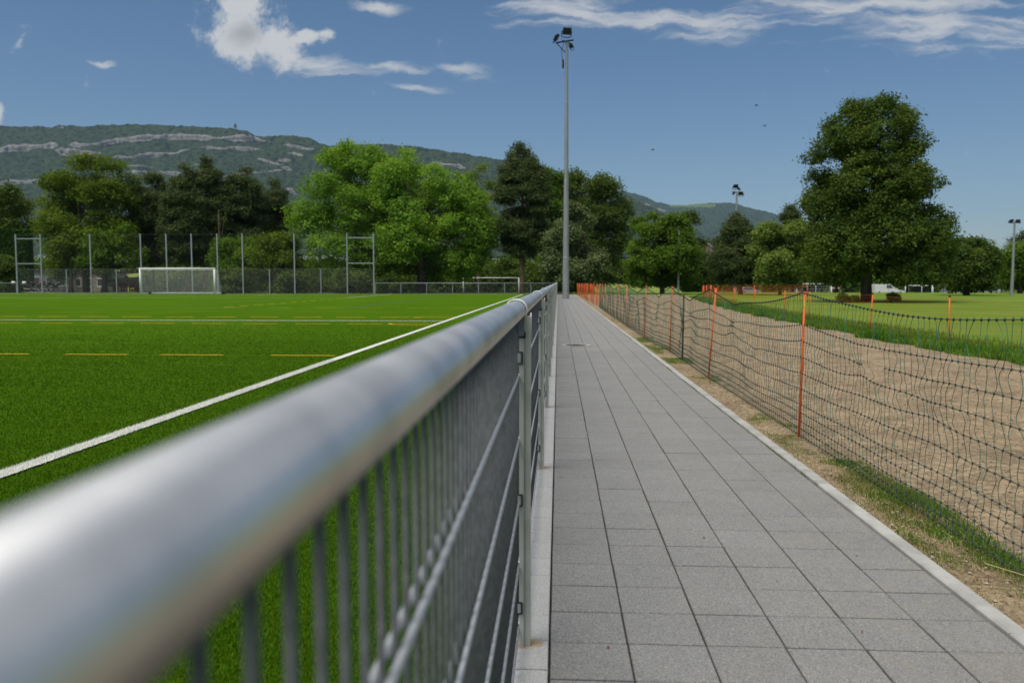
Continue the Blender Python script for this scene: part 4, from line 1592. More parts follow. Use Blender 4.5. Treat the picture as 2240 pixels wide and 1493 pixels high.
pine('leftmost dark pine of the group, right of the olive-green tree', 335, 104, 372, 575, 50, 50, 31, lobes=52)
pine('narrow dark pine with a visible pale trunk behind the left goal post', 405, 100, 365, 575, 46, 46, 32, trunk_px=409, lobes=50)
pine('tallest dark pine of the group above the right half of the goal', 452, 103, 348, 580, 54, 54, 33, lobes=60)
pine('broad-topped dark pine between the tallest pine and the right end pine', 530, 106, 360, 590, 54, 54, 34, lobes=60)
pine('short pointed dark pine at the right end of the pine group', 602, 110, 390, 590, 38, 36, 35, lobes=40)
tree('dead_tree', 'bare crooked pale tree standing in front of the dark pines', 'dead tree', 480, 96,
     [(520, 470, 492), (480, 468, 500), (450, 474, 490)], 'needle', lobes=3, clumps=4, leaves=8, seed=36, r0=0.13, bark='bark_pine', group=G_far, limbs=3, trunk_top=0.95)
tree('leafy_shrub', 'broad mid-green shrub growing behind the fence right of the goal', 'shrub', 520, 93,
     [(640, 480, 560), (610, 455, 580), (570, 450, 590), (540, 470, 575), (525, 500, 555)], 'mid', lobes=20, clumps=22, leaves=32, clump_r=0.4, leaf=0.26, seed=41, r0=0.12, trunk_top=0.6)
tree('leafy_shrub', 'bright green shrub between the goal-side shrub and the big bright tree', 'shrub', 595, 91,
     [(600, 555, 655), (565, 550, 665), (535, 560, 655), (512, 580, 635)], 'olive', lobes=20, clumps=22, leaves=32, clump_r=0.4, leaf=0.26, seed=42, r0=0.12, trunk_top=0.6)
for i, (a, b, c_, lb) in enumerate(((500, 560, 592, 'dark low bush under the shrub just right of the goal net'), (600, 680, 596, 'dark low bush behind the fence below the big bright tree'),
                                    (725, 820, 592, 'dark low bush behind the right end bay of the ball-stop fence'), (822, 895, 604, 'dark low bush behind the first bays of the low far railing'))):
    tree('low_bush', lb, 'bush', (a + b) / 2, 89, [(640, a, b), (620, a - 5, b + 5), (c_ + 8, a + 8, b - 8), (c_, a + 20, b - 20)], 'dark', lobes=10, clumps=22, leaves=32,
         clump_r=0.3, leaf=0.24, seed=43 + i, r0=0.07, trunk_top=0.6, group='dark bushes behind the fence')
tree('deciduous_tree', 'left half of the huge bright green pair, its crown reaching over the pine', 'tree', 765, 96,
     [(605, 690, 850), (575, 640, 880), (530, 628, 900), (480, 635, 905), (430, 650, 900), (385, 655, 900), (350, 690, 885), (325, 735, 835), (311, 752, 795)],
     'bright', trunk_px=800, lobes=75, clumps=26, leaves=36, clump_r=0.40, leaf=0.28, seed=51, r0=0.5, forks=2, squash=0.62, lobe_f=0.27, group=G_far, limbs=34, depth=0.8)
tree('deciduous_tree', 'right half of the huge bright green pair, next to the tall reddish-trunked pine', 'tree', 930, 93,
     [(612, 850, 1010), (590, 820, 1045), (550, 810, 1085), (510, 805, 1100), (460, 810, 1080), (415, 800, 1040), (370, 800, 990), (335, 815, 940), (314, 862, 905)],
     'bright', trunk_px=925, lobes=82, clumps=26, leaves=36, clump_r=0.40, leaf=0.28, seed=52, r0=0.5, forks=3, squash=0.62, lobe_f=0.27, group=G_far, limbs=34, depth=0.8)
tree('deciduous_tree', 'airy yellow-green tree showing between the bright tree and the tall pine', 'tree', 1045, 118,
     [(470, 1025, 1070), (430, 1010, 1085), (395, 1008, 1085), (368, 1020, 1072), (360, 1030, 1062)],
     'light', trunk_px=1047, lobes=12, clumps=14, leaves=22, clump_r=0.4, leaf=0.3, seed=53, r0=0.2, group=G_far, squash=0.6)
pine('tall pine with a reddish forked trunk left of the mast', 1138, 92, 314, 560, 54, 62, 54, trunk_px=1143, lobes=60, r0=0.28, ymid=430, flat=0.36, leaf=0.3, clump_r=0.3)
tree('deciduous_tree', 'big dark tree filling the gap behind the mast', 'tree', 1290, 128,
     [(620, 1230, 1350), (570, 1200, 1375), (510, 1190, 1385), (450, 1195, 1385), (410, 1205, 1370), (380, 1225, 1330), (362, 1245, 1300)],
     'dark', trunk_px=1290, lobes=62, clumps=26, leaves=34, clump_r=0.5, leaf=0.36, seed=55, r0=0.4, group=G_far, lobe_f=0.27)
tree('deciduous_tree', 'dark green tree top between the tall pine and the mast', 'tree', 1210, 122,
     [(600, 1160, 1240), (520, 1160, 1250), (440, 1165, 1250), (390, 1175, 1240), (360, 1190, 1225)],
     'mid', trunk_px=1205, lobes=30, clumps=24, leaves=32, clump_r=0.45, leaf=0.34, seed=56, r0=0.3, group=G_far, lobe_f=0.3)
tree('evergreen_tree', 'rounded grey-green tree right behind the tall mast', 'tree', 1250, 88,
     [(632, 1195, 1312), (600, 1178, 1325), (560, 1180, 1330), (520, 1190, 1322), (485, 1205, 1305), (460, 1225, 1280), (447, 1240, 1265)],
     'grey', trunk_px=1296, lobes=52, clumps=26, leaves=38, clump_r=0.32, leaf=0.24, seed=57, r0=0.22, lobe_f=0.28, squash=0.75)
tree('deciduous_tree', 'fresh green tree with a leaning trunk right of the orange netting corner', 'tree', 1450, 86,
     [(622, 1385, 1515), (590, 1366, 1532), (550, 1368, 1532), (510, 1375, 1522), (485, 1385, 1500), (465, 1415, 1465)],
     'mid', trunk_px=1449, lobes=50, clumps=26, leaves=38, clump_r=0.34, leaf=0.25, seed=58, r0=0.2, forks=2, lobe_f=0.27, squash=0.6)
tree('deciduous_tree', 'dark tree top rising behind the fresh green tree', 'tree', 1495, 112,
     [(630, 1440, 1560), (560, 1450, 1550), (510, 1455, 1540), (480, 1465, 1528), (460, 1480, 1515)],
     'dark', trunk_px=1500, lobes=30, clumps=24, leaves=32, clump_r=0.42, leaf=0.3, seed=59, r0=0.24)
pine('dark spreading pine under the distant four-lamp mast', 1612, 82, 472, 620, 62, 62, 60, trunk_px=1620, lobes=46, r0=0.2, group=None, ymid=570, flat=0.45, leaf=0.26, clump_r=0.28)
tree('deciduous_tree', 'light green tree between the dark spreading pine and the big maple', 'tree', 1705, 78,
     [(625, 1670, 1745), (600, 1648, 1765), (560, 1640, 1775), (520, 1648, 1775), (490, 1668, 1755), (472, 1685, 1735)],
     'light', trunk_px=1706, lobes=40, clumps=26, leaves=38, clump_r=0.32, leaf=0.23, seed=61, r0=0.15, lobe_f=0.3, squash=0.6)
pine('dark pine top poking out left of the big maple', 1728, 110, 445, 600, 28, 32, 62, lobes=24, group=None)
maple = tree('maple_tree', 'very large dark green maple standing alone on the mown lawn', 'tree', 1900, 52,
             [(616, 1800, 2030), (602, 1752, 2062), (585, 1742, 2058), (560, 1735, 2080), (520, 1742, 2098), (495, 1765, 2092), (470, 1772, 2066), (452, 1760, 2040), (425, 1752, 2048), (398, 1752, 2052),
              (375, 1768, 2030), (350, 1760, 2008), (325, 1765, 2022), (300, 1785, 2024), (280, 1790, 2005), (262, 1812, 2002), (240, 1838, 1992), (228, 1850, 1965), (213, 1880, 1928)],
             'dark', trunk_px=1896, lobes=170, clumps=26, leaves=34, clump_r=0.2, leaf=0.14, aspect=0.85, seed=71, r0=0.27, forks=3, lobe_f=0.23, squash=0.8, limbs=90, depth=0.95)
for i, (px, w, h_, lb) in enumerate(((1950, 18, 13, 'round green sucker bush right of the maple trunk'), (1842, 8, 13, 'small upright sapling bush left of the maple trunk'),
                                     (1868, 8, 6, 'tiny low bush between sapling and maple trunk'))):
    yb = 657
    tree('low_bush', lb, 'bush', px, 50, [(yb, px - w * .8, px + w * .8), (yb - h_ * .5, px - w, px + w), (yb - h_, px - w * .4, px + w * .4)], 'light', lobes=8, clumps=14,
         leaves=22, clump_r=0.1, leaf=0.1, seed=75 + i, r0=0.03, rmin=0.15, trunk_top=0.7, group='bushes at the foot of the maple')
tree('deciduous_tree', 'dome-shaped dark tree with a short trunk at right beyond the lawn', 'tree', 2115, 78,
     [(632, 2065, 2170), (600, 2048, 2185), (565, 2055, 2182), (540, 2075, 2165), (526, 2095, 2140)],
     'dark', trunk_px=2115, lobes=42, clumps=24, leaves=36, clump_r=0.32, leaf=0.24, seed=81, r0=0.26, lobe_f=0.3, squash=0.7, trunk_top=0.7)
tree('deciduous_tree', 'dark tree half cut by the right border behind the slim mast', 'tree', 2225, 92,
     [(628, 2195, 2290), (590, 2185, 2300), (555, 2195, 2290), (535, 2215, 2270)],
     'mid', trunk_px=2232, lobes=26, clumps=22, leaves=32, clump_r=0.34, leaf=0.27, seed=82, r0=0.22)
tree('cedar_tree', 'tiered dark cedar at the right border above the other trees', 'tree', 2245, 130,
     [(570, 2190, 2300), (540, 2205, 2290), (518, 2215, 2275), (505, 2230, 2260)],
     'needle', trunk_px=2250, lobes=18, clumps=20, leaves=30, clump_r=0.42, leaf=0.36, aspect=0.35, seed=83, r0=0.3, squash=0.25)
for i, (px, w, yt, lb) in enumerate(((1830, 60, 560, 'thin-trunked tree in the shade behind the left flank of the maple'), (1985, 60, 560, 'thin-trunked tree in the shade just right of the maple trunk'),
                                     (2035, 50, 548, 'green tree between the maple and the dome-shaped tree'))):
    tree('deciduous_tree', lb, 'tree', px, 100 + 4 * i, [(618, px - w * .6, px + w * .6), (590, px - w, px + w), (yt, px - w * .4, px + w * .4)], 'mid',
         lobes=18, clumps=20, leaves=30, clump_r=0.36, leaf=0.28, seed=84 + i, r0=0.18, group='trees in the shade behind the maple')


# far-off wood closing the view behind the park
def wood(name, label, items, mat, seed, leaf, clump_r):
    Ps, Ns, Ts = [], [], []
    r = random.Random(seed)
    for (px, w, yt, Y) in items:
        bx = PX(px, Y)
        top = PZ(yt, Y, px)
        hw = w / FPX * Y
        prof = [(-1.0, 0, hw * .8), (top * .35, 0, hw), (top * .7, 0, hw * .85), (top, 0, hw * .3)]
        P, Nn, T, L = crown_pts(prof, 12, 16, 22, clump_r, r.randint(0, 9999), 0.7, 0.4, 0.8, 0.8)
        P = P + np.array([bx, Y, 0])
        Ps.append(P); Ns.append(Nn); Ts.append(T)
    me = leaf_mesh(name, np.concatenate(Ps), np.concatenate(Ns), np.concatenate(Ts), leaf, 0.75, mat, seed)
    o = link(name, me)
    kind(o, 'stuff')
    o['label'] = label
    return o


rw = random.Random(5)
items = []
px = -60
while px < 1360:
    items.append((px, rw.uniform(34, 50), rw.uniform(545, 575), rw.uniform(150, 190)))
    px += rw.uniform(28, 44)
wood('woods', 'dark wood closing the view behind the pitch trees', items, 'dark', 3, 0.6, 0.7)
items = []
px = 1340
while px < 2330:
    items.append((px, rw.uniform(30, 50), rw.uniform(548, 585) if px < 2040 else rw.uniform(528, 550), rw.uniform(170, 230)))
    px += rw.uniform(26, 42)
wood('woods', 'hazy green wood along the right horizon behind the maple', items, 'mid', 4, 0.7, 0.8)
items = []
for px in range(-40, 1330, 46):
    items.append((px, 36, rw.uniform(570, 596), rw.uniform(126, 134)))
wood('undergrowth', 'dark undergrowth below the trees behind the pitch', [i_ for i_ in items if not (30 < i_[0] < 300)], 'dark', 6, 0.45, 0.5)

tree('low_bush', 'dark conifer bush at the left border beside the short railing', 'bush', 12, 94, [(640, -30, 38), (610, -34, 44), (580, -25, 30), (562, -10, 15)], 'dark', lobes=14, clumps=22, leaves=32,
     clump_r=0.3, leaf=0.24, seed=49, r0=0.1, trunk_top=0.6)

# raised meadow with clipped hedge at far left
mb = MB()
nx, ny = 30, 10
for j in range(ny + 1):
    for i in range(nx + 1):
        x = PX(-80, 140) + (PX(1500, 140) - PX(-80, 140)) * i / nx
        y = 138 + 60 * j / ny
        h = 4.5 * (math.sin(min(1, j / ny * 1.3) * math.pi / 2) ** 1.2) * min(1, (nx - i) / 8) + 0.3 * math.sin(i * 1.3)
        mb.v.append((x, y, -1.35 + (1.3 + max(0, h)) * min(1, j / 2)))
for j in range(ny):
    for i in range(nx):
        a = j * (nx + 1) + i
        mb.f.append((a, a + 1, a + nx + 2, a + nx + 1))
        mb.m.append(0)
M['bank'] = pmat('yellow_green_meadow', (0.20, 0.24, 0.045), (0.14, 0.19, 0.03), scale=0.2, rough=0.95, bump=0.05, bscale=2)  # yellow-green grass of the raised bank
kind(mb.build('meadow_bank', 'bank', smooth=True), 'structure')
hx0, hx1, hY = PX(-60, 104), PX(64, 104), 104
hz0, hz1 = PZ(527, hY, 30), PZ(503, hY, 30)
rh = np.random.default_rng(3)
n = 9000
P = np.stack([rh.uniform(hx0, hx1, n), rh.uniform(hY, hY + 1.2, n), rh.uniform(0, hz1, n)], 1)
side_ = rh.integers(0, 3, n)
P[side_ == 0, 1] = hY + rh.normal(0, 0.05, (side_ == 0).sum())
P[side_ == 1, 2] = hz1 + rh.normal(0, 0.05, (side_ == 1).sum())
P[side_ == 2, 1] = hY + rh.normal(0, 0.05, (side_ == 2).sum())
hd = thing('clipped_hedge', 'tall flat-topped clipped hedge at the left border behind the fence', 'hedge', (0, 0, 0))
link('leaves', leaf_mesh('leaves', P, rh.normal(0, 1, (n, 3)) + np.array([0, -0.6, 0.8]), rh.uniform(0, 1, n), 0.3, 0.7, 'hedge', 3), hd)
MB().box(hx0, hx1, hY + 0.1, hY + 1.1, 0, hz1 - 0.1).build('hedge_core', 'dark', hd)

# ------------------------------------------------------------------ buildings, vehicles and clutter behind the left fence
M['wall_white'] = pmat('pale_render', (0.42, 0.42, 0.41), (0.34, 0.34, 0.33), scale=1.2, rough=0.9)
M['wall_beige'] = pmat('beige_render', (0.36, 0.31, 0.25), (0.28, 0.25, 0.2), scale=1.2, rough=0.9)
M['roof_flat'] = pmat('roof_felt', (0.12, 0.12, 0.12), rough=0.9)
M['roof_tile'] = pmat('roof_tile', (0.30, 0.10, 0.05), (0.22, 0.08, 0.045), scale=2, rough=0.85)
M['brickwall'] = pmat('reddish_wall', (0.22, 0.13, 0.10), (0.19, 0.12, 0.09), scale=0.3, rough=0.9)
M['pane'] = pmat('window_pane', (0.07, 0.08, 0.09), rough=0.15, spec=0.6)
M['red'] = pmat('faded_red', (0.28, 0.045, 0.03), (0.2, 0.035, 0.025), scale=4, rough=0.6)
M['tank'] = pmat('tank_grey', (0.28, 0.27, 0.25), (0.18, 0.17, 0.155), scale=1.5, rough=0.6, stretch=(1, 1, 3))
M['tyre'] = pmat('tyre', (0.02, 0.02, 0.02), rough=0.8)
M['helmet'] = pmat('white_plastic', (0.7, 0.7, 0.7), rough=0.3)


def low_building(label, pxa, pxb, ytop, Y, depth, wall, nwin, group=None):
    xa_, xb_ = PX(pxa, Y), PX(pxb, Y)
    h = PZ(ytop, Y, pxa) - gz(Y)
    t = thing('low_building', label, 'building', ((xa_ + xb_) / 2, Y, gz(Y)), group=group)
    w = (xb_ - xa_) / 2
    MB().box(-w, w, 0, depth, 0, h).build('wall', wall, t)
    MB().box(-w - 0.2, w + 0.2, -0.25, depth + 0.2, h + 0.003, h + 0.18).build('roof', 'roof_flat', t)
    for k in range(nwin):
        x = -w + (k + 0.5) * 2 * w / nwin
        f = MB().box(x - 0.5, x + 0.5, -0.05, -0.003, h * 0.45, h * 0.8).build('window', 'white', t)
        MB().box(x - 0.42, x + 0.42, -0.06, -0.0505, h * 0.5, h * 0.76).build('pane', 'pane', f)
    return t


low_building('long low pale-rendered building seen behind the parked motorcycles', 40, 150, 592, 116, 6, 'wall_white', 4)
low_building('low beige building seen between the trunks right of the motorcycles', 158, 232, 596, 118, 6, 'wall_beige', 3)

tk = thing('storage_tank', 'grey horizontal cylindrical tank lying behind the fence left of the goal', 'tank', (PX(277, 104), 104, -0.05))
L_ = (PX(318, 104) - PX(236, 104)) / 2
mb = MB()
vs = []
tz, tr = 1.25, 0.62
mb.tube([(-L_, 0, tz), (-L_ + .15, 0, tz), (L_ - .15, 0, tz), (L_, 0, tz)], [tr * .75, tr, tr, tr * .75], 20)
mb.build('shell', 'tank', tk, smooth=True)
for x in (-L_ * .6, L_ * .6):
    MB().box(x - .12, x + .12, -.5, .5, 0, tz - tr * .8).build('cradle', 'red', tk)
MB().lathe([(0.22, tz + tr - .02), (0.22, tz + tr + .15), (0.001, tz + tr + .16)], 14).build('hatch', 'tank', tk)
for k, (px, lb) in enumerate(((274, 'faded red crate under the left part of the grey tank'), (292, 'faded red crate beside the goal under the grey tank'))):
    t = thing('crate', lb, 'crate', (PX(px, 99), 99, -0.05), group='red crates by the tank')
    mb = MB()
    for q in (-1, 1):
        for s in (-1, 1):
            MB().box(q * .38 - .05, q * .38 + .05, s * .3 - .05, s * .3 + .05, 0, 1.1).build('corner_post', 'red', t)
    for z in (0.15, 0.5, 0.85):
        MB().box(-.33, .33, -.34, -.305, z, z + .2).build('slat', 'red', t)
    MB().box(-.45, .45, -.38, .38, 1.101, 1.14).build('lid', 'red', t)


def motorcycle(label, px, Y, top_case, rz, mat):
    t = thing('motorcycle', label, 'motorcycle', (PX(px, Y), Y, -0.05), rz, 'motorcycles and bicycles parked behind the fence')
    for x in (-0.68, 0.72):
        w = MB()
        w.tube([(x + 0.27 * math.cos(q), 0, 0.32 + 0.27 * math.sin(q)) for q in np.linspace(0, 2 * math.pi, 17)], 0.06, 6)
        wo_ = w.build('wheel', 'tyre', t, smooth=True)
        MB().lathe([(0.09, -0.03), (0.09, 0.03)], 8, (0, 0, 0)).build('hub', 'zinc_far', wo_, loc=(x, 0, 0.32)).rotation_euler = (R(90), 0, 0)
    MB().tube([(-0.45, 0, 0.72), (-0.15, 0, 0.82), (0.18, 0, 0.98), (0.42, 0, 0.86)], [0.10, 0.15, 0.19, 0.11], 10).build('fuel_tank', mat, t, smooth=True)
    MB().tube([(-0.85, 0, 0.93), (-0.5, 0, 0.84), (-0.05, 0, 0.84)], [0.07, 0.12, 0.11], 8).build('seat', 'black', t, smooth=True)
    MB().box(-0.22, 0.22, -0.17, 0.17, 0.3, 0.68).build('engine', 'iron', t)
    for s in (-1, 1):
        MB().tube([(0.72, s * 0.09, 0.32), (0.45, s * 0.09, 1.05)], 0.025, 6).build('fork', 'zinc_far', t)
    MB().tube([(0.34, -0.36, 1.12), (0.45, -0.15, 1.06), (0.45, 0.15, 1.06), (0.34, 0.36, 1.12)], 0.018, 6).build('handlebar', 'black', t)
    MB().tube([(0.5, 0, 0.95), (0.6, 0, 0.95)], [0.06, 0.10], 10).build('headlight', 'glass', t)
    MB().tube([(-0.1, -0.19, 0.3), (-0.9, -0.2, 0.42)], [0.03, 0.055], 8).build('exhaust', 'zinc_far', t)
    MB().tube([(0.48, 0, 1.05), (0.38, 0, 1.35)], [0.16, 0.12], 8).build('windscreen', 'pane', t)
    if top_case:
        MB().tube([(-1.08, 0, 1.1), (-1.02, 0, 1.12), (-0.72, 0, 1.12), (-0.66, 0, 1.1)], [0.14, 0.22, 0.22, 0.14], 8).build('top_case', top_case, t, smooth=True)


for (px, tcse, rz, lb, mt) in ((47, 'helmet', 0.5, 'dark motorcycle with white top case, leftmost beyond the ball-stop fence', 'black'),
                               (70, 'helmet', 0.3, 'dark motorcycle with white top case, second from the left', 'black'),
                               (88, 'black', 0.6, 'black motorcycle with black top case behind the fence post', 'black'),
                               (107, 'red', 0.35, 'motorcycle with a red top case, right of the black-cased one', 'iron'),
                               (124, 'black', 0.5, 'black motorcycle at the right end of the motorcycle row', 'black')):
    motorcycle(lb, px, 101, tcse, rz, mt)
for (px, lb, rz) in ((134, 'bicycle parked just right of the motorcycle row', 0.4), (143, 'bicycle parked right of the first one, beside the slim trunk', 0.6)):
    t = thing('bicycle', lb, 'bicycle', (PX(px, 101), 101, -0.05), rz, 'motorcycles and bicycles parked behind the fence')
    for x in (-0.52, 0.52):
        MB().tube([(x + 0.33 * math.cos(q), 0, 0.34 + 0.33 * math.sin(q)) for q in np.linspace(0, 2 * math.pi, 17)], 0.02, 5).build('wheel', 'tyre', t)
    mb = MB()
    for a_, b_ in (((-.52, 0, .34), (-.15, 0, .8)), ((-.52, 0, .34), (-.05, 0, .3)), ((-.05, 0, .3), (-.17, 0, .92)), ((-.05, 0, .3), (.38, 0, .82)), ((-.15, 0, .8), (.36, 0, .86)), ((.52, 0, .34), (.34, 0, .98))):
        mb.tube([a_, b_], 0.02, 5)
    mb.build('frame', 'zinc_far', t)
    MB().box(-.3, -.06, -.06, .06, .92, .97).build('saddle', 'black', t)
    MB().tube([(.34, -.28, 1.0), (.34, .28, 1.0)], 0.015, 5).build('handlebar', 'black', t)

# ------------------------------------------------------------------ clutter behind the right lawn
t = thing('banner_board', 'small white board with red lettering hung on the far fence left of the maple trunk', 'banner', (PX(1828, 124), 124, 0.0))
zb = PZ(633, 124, 1828)
MB().box(-0.75, 0.75, 0, 0.03, PZ(632.5, 124, 1828), PZ(627, 124, 1828)).build('board', 'red', t)
for s, x0, x1 in ((0, -0.62, -0.08), (1, 0.08, 0.62)):
    z = PZ(630, 124, 1828)
    for k in range(4):
        xx0 = x0 + (x1 - x0) * k / 4
        MB().box(xx0, xx0 + 0.09, -0.008, -0.003, z - 0.07, z + 0.07).build('lettering', 'white', t)
for s in (-0.7, 0.7):
    MB().tube([(s, 0.06, -1.3), (s, 0.06, 0.6)], 0.03, 6).build('post', 'zinc_far', t)


def far_mesh_fence(label, pxa, pxb, Y, h, step, r=0.03, grp=None):
    xa_, xb_ = PX(pxa, Y, 630), PX(pxb, Y, 630)
    t = thing('wire_fence', label, 'fence', (0, Y, gz(Y)), group=grp)
    n = int((xb_ - xa_) / step)
    for k in range(n + 1):
        x = xa_ + (xb_ - xa_) * k / n
        MB().tube([(x, 0, 0), (x, 0, h)], r, 6).build('post', 'zinc_far', t)
    mb = MB()
    for z in np.linspace(0.1, h, 7):
        mb.tube([(xa_, 0, z), (xb_, 0, z)], 0.008, 3, cap=False)
    mb.build('wires', 'zinc_wire', t)


far_mesh_fence('low wire fence on grey posts between the light green tree and the maple', 1655, 1885, 126, 1.5, 2.6)
far_mesh_fence('wire fence on grey posts from the maple towards the right border', 1900, 2300, 140, 1.7, 3.0)
for i, (px, yt, lb) in enumerate(((1785, 604, 'thin pole just above the white goal'), (1832, 606, 'thin pole beside the red board'), (2017, 611, 'thin white pole right of the netless goal'),
                                  (2042, 600, 'taller pole between netless goal and dome-shaped tree'))):
    o = MB().lathe([(0.07, 0), (0.06, PZ(yt, 120, px) + 1.3), (0.001, PZ(yt, 120, px) + 1.3)], 8).build('metal_pole', 'zinc_far', None, loc=(PX(px, 120), 120, gz(120)), smooth=True)
    tag(o, lb, 'pole', 'thin poles around the far pitches')


def car(label, px, Y, mat, L=4.3, Hc=1.5, rz=0.0, van=False):
    t = thing('parked_car' if not van else 'parked_van', label, 'car' if not van else 'van', (PX(px, Y), Y, gz(Y)), rz, 'vehicles parked beyond the far fence')
    hw = 0.88
    if van:
        prof = [(-L / 2, .35), (-L / 2, Hc), (L * .22, Hc), (L * .36, Hc * .62), (L / 2, Hc * .5), (L / 2, .35)]
        win = [(L * .02, Hc * .62), (L * .02, Hc * .9), (L * .2, Hc * .9), (L * .31, Hc * .62)]
    else:
        prof = [(-L / 2, .35), (-L / 2, .85), (-L * .42, .95), (-L * .3, Hc * .97), (L * .05, Hc), (L * .22, .98), (L * .46, .8), (L / 2, .6), (L / 2, .35)]
        win = [(-L * .36, .98), (-L * .28, Hc * .92), (L * .04, Hc * .94), (L * .17, .98)]
    n = len(prof)
    mb = MB()
    mb.add([(x, -hw, z) for x, z in prof] + [(x, hw, z) for x, z in prof],
           [tuple(range(n)), tuple(reversed(range(n, 2 * n)))] + [((i + 1) % n, i, n + i, n + (i + 1) % n) for i in range(n)])
    mb.build('body', mat, t)
    k = len(win)
    MB().add([(x, -hw - .006, z) for x, z in win], [tuple(range(k))]).build('window', 'pane', t)
    for x in (-L * .3, L * .3):
        for s in (-1, 1):
            w = MB().tube([(x, s * hw - .1, .32), (x, s * hw + .1, .32)], .32, 14).build('wheel', 'tyre', t, smooth=True)


for i, (px, Y, mt, van, lb) in enumerate(((1935, 165, 'white', True, 'white van parked just right of the maple trunk'), (1952, 168, 'white', False, 'white car behind the right sucker bush'),
                                          (1765, 172, 'iron', False, 'dark car left of the white goal'),
                                          (2085, 166, 'zinc_far', False, 'silver car under the left side of the dome-shaped tree'), (2160, 170, 'wall_white', True, 'pale van right of the dome-shaped tree'),
                                          (1640, 168, 'zinc_far', False, 'silver car behind the dark spreading pine'))):
    car(lb, px, Y, mt, van=van, Hc=2.1 if van else 1.5)

# far apartment block between the trees
t = thing('apartment_block', 'distant reddish apartment block seen between the dark tree and the pine', 'building', (PX(1578, 420), 420, 0))
w = (PX(1612, 420) - PX(1545, 420)) / 2
h = PZ(527, 420, 1570)
MB().box(-w, w, 0, 14, -1.35, h).build('wall', 'brickwall', t)
MB().box(-w - .4, w + .4, -.5, 14.4, h + .003, h + .7).build('roof', 'roof_flat', t)
for r_ in range(3):
    for k in range(7):
        x = -w + (k + .5) * 2 * w / 7
        z = h - 2.2 - r_ * 3.1
        f = MB().box(x - .75, x + .75, -.12, -.01, z - .8, z + .8).build('window', 'white', t)
        MB().box(x - .6, x + .6, -.15, -.121, z - .65, z + .65).build('pane', 'pane', f)

# ------------------------------------------------------------------ mountains
def mountain_mat():
    m = bpy.data.materials.new('wooded_limestone')
    m.use_nodes = True
    t = m.node_tree
    b = t.nodes['Principled BSDF']
    b.inputs['Roughness'].default_value = 0.95
    b.inputs['Specular IOR Level'].default_value = 0.1
    geo = N(t, 'ShaderNodeNewGeometry')
    n = N(t, 'ShaderNodeTexNoise', i_Scale=0.05, i_Detail=8.0, i_Roughness=0.75)
    t.links.new(geo.outputs['Position'], n.inputs['Vector'])
    v = N(t, 'ShaderNodeTexVoronoi', i_Scale=0.075)
    t.links.new(geo.outputs['Position'], v.inputs['Vector'])
    mx = N(t, 'ShaderNodeMixRGB')
    mx.inputs[1].default_value = (0.008, 0.017, 0.009, 1)
    mx.inputs[2].default_value = (0.055, 0.08, 0.03, 1)
    f = math_n(t, 'ADD', math_n(t, 'MULTIPLY', n.outputs['Fac'], 1.0), math_n(t, 'MULTIPLY', v.outputs['Distance'], -0.035))
    t.links.new(smooth(t, f, 0.38, 0.55), mx.inputs[0])
    # rock: pale limestone with ochre stains and dark vertical cracks
    mp = N(t, 'ShaderNodeMapping')
    mp.inputs['Scale'].default_value = (0.045, 0.045, 0.02)
    t.links.new(geo.outputs['Position'], mp.inputs['Vector'])
    rn = N(t, 'ShaderNodeTexNoise', i_Scale=1.0, i_Detail=9.0, i_Roughness=0.75)
    t.links.new(mp.outputs[0], rn.inputs['Vector'])
    rr = N(t, 'ShaderNodeValToRGB')
    rr.color_ramp.elements[0].position = 0.33
    rr.color_ramp.elements[0].color = (0.06, 0.06, 0.055, 1)
    rr.color_ramp.elements[1].position = 0.62
    rr.color_ramp.elements[1].color = (0.34, 0.33, 0.315, 1)
    e = rr.color_ramp.elements.new(0.47)
    e.color = (0.22, 0.21, 0.195, 1)
    t.links.new(rn.outputs['Fac'], rr.inputs[0])
    at_ = N(t, 'ShaderNodeAttribute', attribute_name='rock')
    at2 = N(t, 'ShaderNodeAttribute', attribute_name='pasture')
    mr = N(t, 'ShaderNodeMixRGB')
    t.links.new(smooth(t, math_n(t, 'ADD', at_.outputs['Fac'], math_n(t, 'MULTIPLY', math_n(t, 'SUBTRACT', n.outputs['Fac'], 0.5), 1.0)), 0.42, 0.56), mr.inputs[0])
    t.links.new(mx.outputs[0], mr.inputs[1])
    t.links.new(rr.outputs[0], mr.inputs[2])
    mp2 = N(t, 'ShaderNodeMixRGB')
    mp2.inputs[2].default_value = (0.14, 0.19, 0.05, 1)
    t.links.new(at2.outputs['Fac'], mp2.inputs[0])
    t.links.new(mr.outputs[0], mp2.inputs[1])
    t.links.new(mp2.outputs[0], b.inputs['Base Color'])
    bp = N(t, 'ShaderNodeBump', i_Strength=1.0, i_Distance=14.0)
    t.links.new(f, bp.inputs['Height'])
    t.links.new(bp.outputs[0], b.inputs['Normal'])
    return m


M['mountain'] = mountain_mat()


